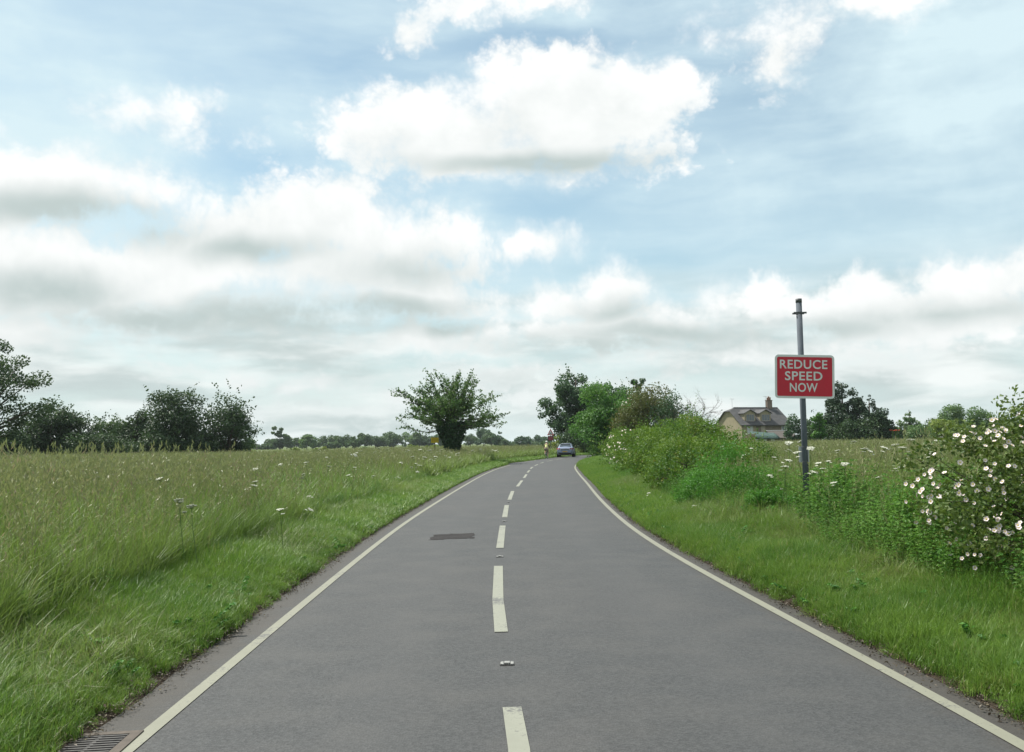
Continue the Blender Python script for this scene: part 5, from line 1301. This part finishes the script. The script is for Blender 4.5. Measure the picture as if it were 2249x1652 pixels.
def outbuilding():
    Y = 156; x, _, zt = at(1700, 947, Y); g = hz1(x, Y); h = zt - g
    root = empty('outbuilding', (x, Y, g), R(14), 'long low outbuilding with brown sheet roof right of the green-roofed shed', 'shed')
    L = at(1758, 950, Y)[0] - x
    mb = MB(); mb.box((L / 2, 2.2, h * .28), (L - .3, 4.2, h * .62)); mb.build('wall', G['brick'], root)
    r2 = MB(); z0 = h * .56
    for (ya, za, yb, zb) in ((-.3, z0, 2.2, h), (4.7, z0, 2.2, h)):
        r2.add([(-.2, ya, za), (L + .2, ya, za), (L - .6, yb, zb), (-.2, yb, zb), (-.2, ya, za + .08), (L + .2, ya, za + .08), (L - .6, yb, zb + .08), (-.2, yb, zb + .08)], [(0, 1, 2, 3), (4, 5, 6, 7), (0, 1, 5, 4), (1, 2, 6, 5), (2, 3, 7, 6), (3, 0, 4, 7)])
    rf = r2.build('roof', G['oldroof'], root)
    mb = MB(); mb.tube([(-.2, 2.2, h + .12), (L - .6, 2.2, h + .12)], .08, 6); mb.tube([(L - .6, 2.2, h + .12), (L + .25, -.3, z0 + .06)], .07, 6); mb.build('white_ridge', G['whiteedge'], rf)
outbuilding()

def lean_to():
    Y = 150; x0, _, zt = at(1656, 946, Y); x1 = at(1712, 952, Y)[0]; g = hz1(x0, Y); h = zt - g; L = x1 - x0
    root = empty('lean_to_shed', (x0, Y, g), R(4), 'rough shed with a sagging turquoise-green sheet roof in front of the house', 'shed')
    n = 12; V = []; fr = []
    for i in range(n + 1):
        u = i / n; x = L * u; sag = .38 * math.sin(u * PI) + .18 * math.sin(u * 9) * .5
        V += [(x, -.5, h * .62 - sag * .55 - .1 * u), (x, 1.0, h * .80 - sag * .4 - .12 * u), (x, 2.4, h - sag * .2 - .35 * u)]
    F_ = [(i * 3 + j, (i + 1) * 3 + j, (i + 1) * 3 + j + 1, i * 3 + j + 1) for i in range(n) for j in range(2)]
    mb = MB(); mb.add(V, F_); o = mb.build('green_sheet_roof', G['tarp'], root, True); sm = o.modifiers.new('thick', 'SOLIDIFY'); sm.thickness = .05
    for k in range(6):
        if k == 3: continue
        b_ = MB(); b_.box((L * (k + .5) / 6, 0, h * .24), (L / 6 - .06, .06, h * .56)); b_.build('wall_panel', G['whiteedge'] if k in (0, 2) else G['signback'] if k == 4 else G['wood'], root)
    for u in (0, .5, 1): p = MB(); p.box((L * u, .05, h * .3), (.12, .12, h * .62)); p.build('post', G['wood'], root)
    mb = MB(); mb.box((L / 2, 2.3, h * .35), (L, .1, h * .75)); mb.build('back_wall', G['wood'], root)
lean_to()

def garden_wall():
    Y = 147; x0 = at(1640, 960, Y)[0]; x1 = at(1658, 960, Y)[0]; g = hz1(x0, Y); h = at(1650, 953, Y)[2] - g
    root = empty('garden_wall', (x0, Y, g), 0, 'short pinkish wall with a white coping beside the hedge below the house', 'wall')
    G['pinkwall'] = plain('pinkish_wall', (.30, .20, .18), .9, .1, 0, .15, 3)
    mb = MB(); mb.box(((x1 - x0) / 2, 0, h / 2 - .05), (x1 - x0, .25, h)); mb.build('wall', G['pinkwall'], root)
    mb = MB(); mb.box(((x1 - x0) / 2, 0, h), (x1 - x0 + .15, .36, .12)); mb.build('coping', G['whiteedge'], root)
garden_wall()

def telegraph_pole():
    Y = 400; x, _, zt = at(564, 975, Y); g = hz1(x, Y)
    root = empty('telegraph_pole', (x, Y, g), R(10), 'tiny dark telegraph pole with a crossarm on the skyline right of the left belt', 'telegraph pole')
    mb = MB(); mb.tube([(0, 0, -.5), (0, 0, zt - g)], [.24, .17], 8); mb.build('pole', G['wood'], root)
    mb = MB(); mb.box((0, -.2, zt - g - .35), (2.6, .16, .22)); arm = mb.build('crossarm', G['wood'], root)
    for k in (-1.1, -.4, .4, 1.1): m2 = MB(); m2.lathe([(.07, 0), (.1, .12), (.05, .24)], 8, (k, -.2, zt - g - .24)); m2.build('insulator', G['darkcap'], arm)
telegraph_pole()

# ------------------------------------------------------------------ the car
G['carpaint'] = None
def car_paint():
    m, b = new_mat('silver_blue_paint'); p = b.n('ShaderNodeTexCoord', outs=3); nz = b.noise(p, 3, 4)
    c = b.mix(nz, (.21, .25, .36), (.25, .29, .40))
    s = b.n('ShaderNodeBsdfPrincipled', {'Base Color': c, 'Metallic': .35, 'Roughness': .32, 'Coat Weight': .6, 'Coat Roughness': .08})
    return finish(m, b, s)
G['carpaint'] = car_paint()
G['carglass'] = plain('car_glass', (.035, .045, .055), .06, .7)
G['carblack'] = plain('black_trim', (.02, .02, .022), .6, .3)
G['chrome'] = plain('bright_trim', (.62, .62, .60), .18, .6, .9)
G['taillight'] = plain('red_lens', (.42, .05, .06), .2, .6, 0, .2, 20)
G['clearlens'] = plain('clear_lens', (.60, .58, .58), .15, .6)
G['plate'] = plain('yellow_number_plate', (.60, .42, .06), .45, .4)
G['tyre'] = plain('tyre', (.018, .018, .019), .85, .2)
G['alloy'] = plain('alloy_rim', (.36, .37, .38), .3, .5, .8)

def make_car():
    # stations from the tail (-) to the nose (+): y, half width, bottom z, belt z, top half width, top z
    S = [(-2.12, .70, .42, .78, .60, .84), (-2.08, .80, .32, .90, .66, .97), (-1.98, .865, .27, .95, .67, 1.02), (-1.72, .89, .24, .96, .655, 1.08), (-1.25, .90, .22, .95, .60, 1.355), (-.85, .90, .21, .94, .595, 1.44), (-.2, .90, .21, .93, .60, 1.47),
         (.45, .90, .21, .92, .58, 1.40), (.85, .895, .21, .91, .62, 1.16), (1.2, .89, .22, .90, .70, .95), (1.75, .86, .24, .80, .64, .84), (2.05, .78, .28, .68, .56, .72), (2.14, .66, .36, .56, .45, .60)]
    prof = lambda s: [(0, s[2]), (s[1] * .86, s[2]), (s[1] * .98, s[2] + .10), (s[1], (s[2] + s[3]) * .5 + .06), (s[1] * .975, s[3]), (s[4] * 1.04, s[5] - .05), (s[4] * .90, s[5]), (0, s[5] + .02)]
    root = empty('car', (0, 0, 0), 0, 'silver-blue car seen from behind entering the bend', 'car')
    mb = MB(); rings = []
    for s in S:
        h = prof(s); rings.append([(x, s[0], z) for x, z in h] + [(-x, s[0], z) for x, z in h[-2:0:-1]])
    n = len(rings[0]); vs = [p for r_2 in rings for p in r_2]; fs = []
    for i in range(len(S) - 1):
        for j in range(n): a, b = i * n + j, i * n + (j + 1) % n; fs.append((a, b, b + n, a + n))
    fs.append(tuple(range(n))); fs.append(tuple(range((len(S) - 1) * n, len(S) * n))[::-1])
    mb.add(vs, fs); body = mb.build('body', G['carpaint'], root, True)
    m2 = body.modifiers.new('round', 'SUBSURF'); m2.levels = 1; m2.render_levels = 2
    def panel(nm, P, mat, par=root, thick=.014):
        m_ = MB(); q = [Vector(p) for p in P]; nrm = (q[1] - q[0]).cross(q[2] - q[0]).normalized()
        if nrm.dot(sum(q, Vector()) / len(q) - Vector((0, 0, .8))) < 0: q = q[::-1]; nrm = -nrm
        k = len(q); m_.add([p - nrm * .03 for p in q] + [p + nrm * thick for p in q], [tuple(range(k)), tuple(range(k, 2 * k))] + [(i, (i + 1) % k, (i + 1) % k + k, i + k) for i in range(k)])
        return soften(m_.build(nm, mat, par), .006)
    panel('rear_window', [(-.60, -1.72, 1.075), (.60, -1.72, 1.075), (.52, -1.24, 1.36), (-.52, -1.24, 1.36)], G['carglass'], thick=.03)
    panel('windscreen', [(-.60, .92, 1.12), (.60, .92, 1.12), (.50, .48, 1.39), (-.50, .48, 1.39)], G['carglass'], thick=.03)
    for s in (-1, 1):
        panel('side_window', [(s * .85, -1.30, 1.02), (s * .85, .62, 1.00), (s * .66, .30, 1.33), (s * .655, -1.05, 1.33)], G['carglass'], thick=.02)
        tl = panel('tail_light', [(s * .50, -2.06, .80), (s * .84, -1.98, .76), (s * .855, -1.90, .93), (s * .52, -2.02, .95)], G['taillight'], thick=.085)
        panel('reversing_light', [(s * .60, -2.08, .74), (s * .82, -2.02, .72), (s * .83, -2.0, .78), (s * .61, -2.07, .80)], G['clearlens'], tl, .05)
        mr = MB(); mr.box((s * 1.0, .55, 1.0), (.20, .12, .15)); soften(mr.build('wing_mirror', G['carblack'], root), .03)
        for yy in (-1.32, 1.32):
            t = MB(); t.lathe([(.20, -.10), (.29, -.11), (.315, -.07), (.315, .07), (.29, .11), (.20, .10)], 24); w = t.build('wheel', G['tyre'], root, True); w.location = (s * .80, yy, .315); w.rotation_euler = (0, PI / 2, 0)
            r2 = MB(); r2.lathe([(.02, .085), (.19, .09), (.205, .105), (.205, .06)], 20); r2.lathe([(.02, -.085), (.19, -.09), (.205, -.105), (.205, -.06)], 20); r2.build('rim', G['alloy'], w)
    bp = MB(); bp.box((0, -2.06, .37), (1.30, .16, .16)); soften(bp.build('rear_valance', G['carblack'], root), .03)
    bm_ = MB(); bm_.box((0, -2.13, .56), (1.40, .10, .14)); soften(bm_.build('bumper', G['carpaint'], root), .04)
    tr = MB(); tr.box((0, -2.105, .865), (.86, .05, .045)); soften(tr.build('bright_strip', G['chrome'], root), .012)
    gr = MB(); gr.box((0, -2.10, .80), (.84, .05, .07)); gr.build('handle_recess', G['carblack'], root)
    pl = MB(); pl.box((0, -2.19, .60), (.52, .015, .112)); pl.build('number_plate', G['plate'], root)
    sp = MB(); sp.box((0, -1.22, 1.395), (1.06, .18, .035)); soften(sp.build('rear_spoiler', G['carblack'], root), .012)  # dark bar along the rear edge of the roof
    ex = MB(); ex.tube([(.45, -2.14, .28), (.45, -1.8, .28)], .03, 8); ex.build('exhaust', G['chrome'], root)
    return root
car = make_car()
cx, cy = 5.75, 97.5; ci = int(((RC - np.array([cx, cy])) ** 2).sum(1).argmin())
car.location = (cx, cy, .008); car.rotation_euler = (0, 0, math.atan2(RT[ci][1], RT[ci][0]) - PI / 2 + R(6))

# ------------------------------------------------------------------ cyclist and bicycle
G['skin'] = plain('skin', (.50, .32, .24), .6, .3)
G['hiviz'] = plain('pale_yellow_jersey', (.62, .64, .28), .8, .2)
G['sleeve'] = plain('dark_sleeve', (.03, .032, .04), .8, .2)
G['shorts'] = plain('khaki_shorts', (.24, .20, .16), .85, .2)
G['helmet'] = plain('white_helmet', (.70, .70, .70), .4, .4)
G['bikered'] = plain('bike_frame_paint', (.05, .055, .07), .4, .5)
G['saddle'] = plain('black_saddle', (.02, .02, .02), .6, .3)

def skin_mesh(name, pts, edges, radii, mat, sub=1):
    me = bpy.data.meshes.new(name); me.from_pydata(pts, edges, [])
    o = bpy.data.objects.new(name, me); COL.objects.link(o)
    md = o.modifiers.new('skin', 'SKIN'); md.use_smooth_shade = True
    sk = me.skin_vertices[0].data if me.skin_vertices else None
    if sk is None:
        bm = bmesh.new(); bm.from_mesh(me); bm.verts.layers.skin.verify(); bm.to_mesh(me); bm.free(); sk = me.skin_vertices[0].data
    for i, r2 in enumerate(radii): sk[i].radius = (r2, r2) if not hasattr(r2, '__len__') else r2
    sk[0].use_root = True
    s2 = o.modifiers.new('sub', 'SUBSURF'); s2.levels = sub; s2.render_levels = sub
    bpy.context.view_layer.update()
    m2 = bpy.data.meshes.new_from_object(o.evaluated_get(bpy.context.evaluated_depsgraph_get())); m2.name = name
    bpy.data.objects.remove(o); bpy.data.meshes.remove(me)
    m2.materials.clear(); m2.materials.append(mat)
    return m2

def cyclist():
    bx, by = 3.30, 89.0; i = int(((RC - np.array([bx, by])) ** 2).sum(1).argmin()); rz = math.atan2(RT[i][1], RT[i][0]) - PI / 2
    bike = empty('bicycle', (bx, by, .008), rz, 'bicycle under the cyclist at the left edge of the road', 'bicycle')
    for y in (-.52, .52):
        t = MB(); n, k = 28, 6; vs = []; fs = []
        for a in range(n):
            th = 2 * PI * a / n
            for b in range(k): ph = 2 * PI * b / k; rr = .325 + .017 * math.cos(ph); vs.append((.017 * math.sin(ph), rr * math.cos(th), rr * math.sin(th)))
        for a in range(n):
            for b in range(k): fs.append((a * k + b, a * k + (b + 1) % k, ((a + 1) % n) * k + (b + 1) % k, ((a + 1) % n) * k + b))
        t.add(vs, fs); w = t.build('wheel', G['tyre'], bike, True); w.location = (0, y, .342)
        sp = MB(); sp.tube([(-.04, 0, 0), (.04, 0, 0)], .02, 8)
        for a in range(14): th = 2 * PI * a / 14; sp.tube([((-1) ** a * .03, 0, 0), (0, .315 * math.cos(th), .315 * math.sin(th))], .0015, 3, False)
        sp.build('spokes', G['alloy'], w)
    f = MB(); BB, ST, HT, RA, FA = (0, -.08, .29), (0, -.24, .84), (0, .36, .86), (0, -.52, .342), (0, .52, .342)
    for a, b, r2 in ((BB, ST, .016), (BB, HT, .018), ((0, -.225, .80), HT, .016)): f.tube([a, b], r2, 8)
    for s in (-.05, .05): f.tube([BB, (s, -.52, .342)], .010, 6); f.tube([(0, -.22, .77), (s, -.52, .342)], .009, 6)
    f.tube([HT, (0, .345, .96)], .014, 8); f.build('frame', G['bikered'], bike)
    fk = MB()
    for s in (-.05, .05): fk.tube([(0, .37, .80), (s, .40, .70), (s, .52, .342)], .012, 6)
    fk.build('fork', G['bikered'], bike)
    hb = MB(); hb.tube([(-.29, .36, 1.0), (-.1, .40, .99), (0, .40, .97), (.1, .40, .99), (.29, .36, 1.0)], .013, 8); hb.build('handlebar', G['saddle'], bike)
    sd_ = MB(); sd_.prism([(-.08, -.14), (.08, -.14), (.07, 0), (.022, .12), (-.022, .12), (-.07, 0)], .05, (0, -.25, .86), ((1, 0, 0), (0, 1, 0), (0, 0, 1))); soften(sd_.build('saddle', G['saddle'], bike), .015)
    ck = MB(); ck.tube([(-.07, -.08, .29), (.07, -.08, .29)], .02, 8); ck.tube([(.07, -.08, .29), (.085, -.02, .13)], .010, 6); ck.tube([(-.07, -.08, .29), (-.085, -.14, .45)], .010, 6)
    ck.box((.13, -.02, .13), (.10, .07, .018)); ck.box((-.13, -.14, .45), (.10, .07, .018)); ck.lathe([(.085, -.003), (.09, 0), (.085, .003)], 18, (0, 0, 0)); ck.build('crank', G['alloy'], bike)
    rl = MB(); rl.box((0, -.29, .72), (.04, .03, .05)); rl.build('rear_light', G['taillight'], bike)
    rider = empty('person', (bx, by, .008), rz, 'cyclist riding away in a white helmet, pale yellow top and khaki shorts', 'person')
    # joints: pelvis, spine, chest, neck, head ; arms ; legs (right foot low, left foot high)
    P = [(0, -.22, .97), (0, -.12, 1.14), (0, .02, 1.32), (0, .08, 1.42), (0, .13, 1.49), (0, .16, 1.58), (0, .17, 1.67), (0, .255, 1.57),
         (-.17, .06, 1.37), (-.25, .20, 1.16), (-.27, .34, 1.02), (-.28, .40, 1.00),
         (.17, .06, 1.37), (.25, .20, 1.16), (.27, .34, 1.02), (.28, .40, 1.00),
         (-.11, -.19, .92), (-.14, .12, .78), (-.12, -.10, .53), (-.125, -.14, .47), (-.13, .0, .465),
         (.11, -.19, .92), (.13, .10, .60), (.11, -.03, .27), (.125, -.05, .16), (.13, .10, .145),
         (-.075, .165, 1.575), (.075, .165, 1.575)]
    E = [(0, 1), (1, 2), (2, 3), (3, 4), (4, 5), (5, 6), (5, 7), (3, 8), (8, 9), (9, 10), (10, 11), (3, 12), (12, 13), (13, 14), (14, 15), (0, 16), (16, 17), (17, 18), (18, 19), (19, 20), (0, 21), (21, 22), (22, 23), (23, 24), (24, 25), (5, 26), (5, 27)]
    Rr = [.13, (.14, .12), (.15, .115), .09, .055, .088, .075, .018, .062, .045, .032, .04, .062, .045, .032, .04, .095, .062, .045, .038, .035, .095, .062, .045, .038, .035, .018, .018]
    obj('body', skin_mesh('cyclist_body', P, E, Rr, G['skin'], 2), rider)
    ti = [0, 1, 2, 3]; obj('jersey', skin_mesh('cyclist_jersey', [(0, -.18, 1.02), P[1], P[2], (0, .075, 1.40), (-.15, .06, 1.37), (.15, .06, 1.37)], [(0, 1), (1, 2), (2, 3), (3, 4), (3, 5)], [.135, (.155, .135), (.168, .132), .105, .085, .085], G['hiviz'], 2), rider)
    for s, a, b, c in ((-1, 8, 9, 10), (1, 12, 13, 14)):
        q = [P[a], P[b], tuple((np.array(P[b]) * .25 + np.array(P[c]) * .75))]; obj('sleeve', skin_mesh('cyclist_sleeve', q, [(0, 1), (1, 2)], [.072, .056, .044], G['sleeve'], 1), rider)
    kn = lambda a, b, t: tuple(np.array(P[a]) * (1 - t) + np.array(P[b]) * t)
    obj('shorts', skin_mesh('cyclist_shorts', [P[0], P[16], kn(16, 17, .75), P[21], kn(21, 22, .75), (0, -.17, 1.05)], [(0, 1), (1, 2), (0, 3), (3, 4), (0, 5)], [.165, .118, .088, .118, .088, .145], G['shorts'], 2), rider)
    for q in ((19, 20), (24, 25)): obj('shoe', skin_mesh('cyclist_shoe', [tuple(np.array(P[q[0]]) + np.array((0, -.05, -.01))), P[q[1]]], [(0, 1)], [.05, .045], G['helmet'], 1), rider)
    hm = MB(); hm.lathe([(.115, 0), (.122, .03), (.112, .075), (.08, .115), (.035, .135), (.01, .14)], 16); h_ = hm.build('helmet', G['helmet'], rider, True); h_.location = (0, .155, 1.615); h_.scale = (.95, 1.2, 1); h_.rotation_euler = (R(-8), 0, 0)
    hv = MB()
    for s in (-.05, 0, .05): hv.box((s, 0, .105), (.016, .16, .05))
    hv.build('vents', G['saddle'], h_)
cyclist()

# ------------------------------------------------------------------ air: a closed box of thin even haze round everything
def haze():
    m, b = new_mat('haze_air')
    v = b.n('ShaderNodeVolumePrincipled', {'Color': (.80, .90, .93, 1), 'Density': .00012, 'Anisotropy': .15})
    o = m.node_tree.nodes.new('ShaderNodeOutputMaterial'); m.node_tree.links.new(v, o.inputs['Volume'])
    mb = MB(); mb.box((0, 0, 9), (7600, 7600, 22)); tag(mb.build('haze', m), kind='stuff')
haze()
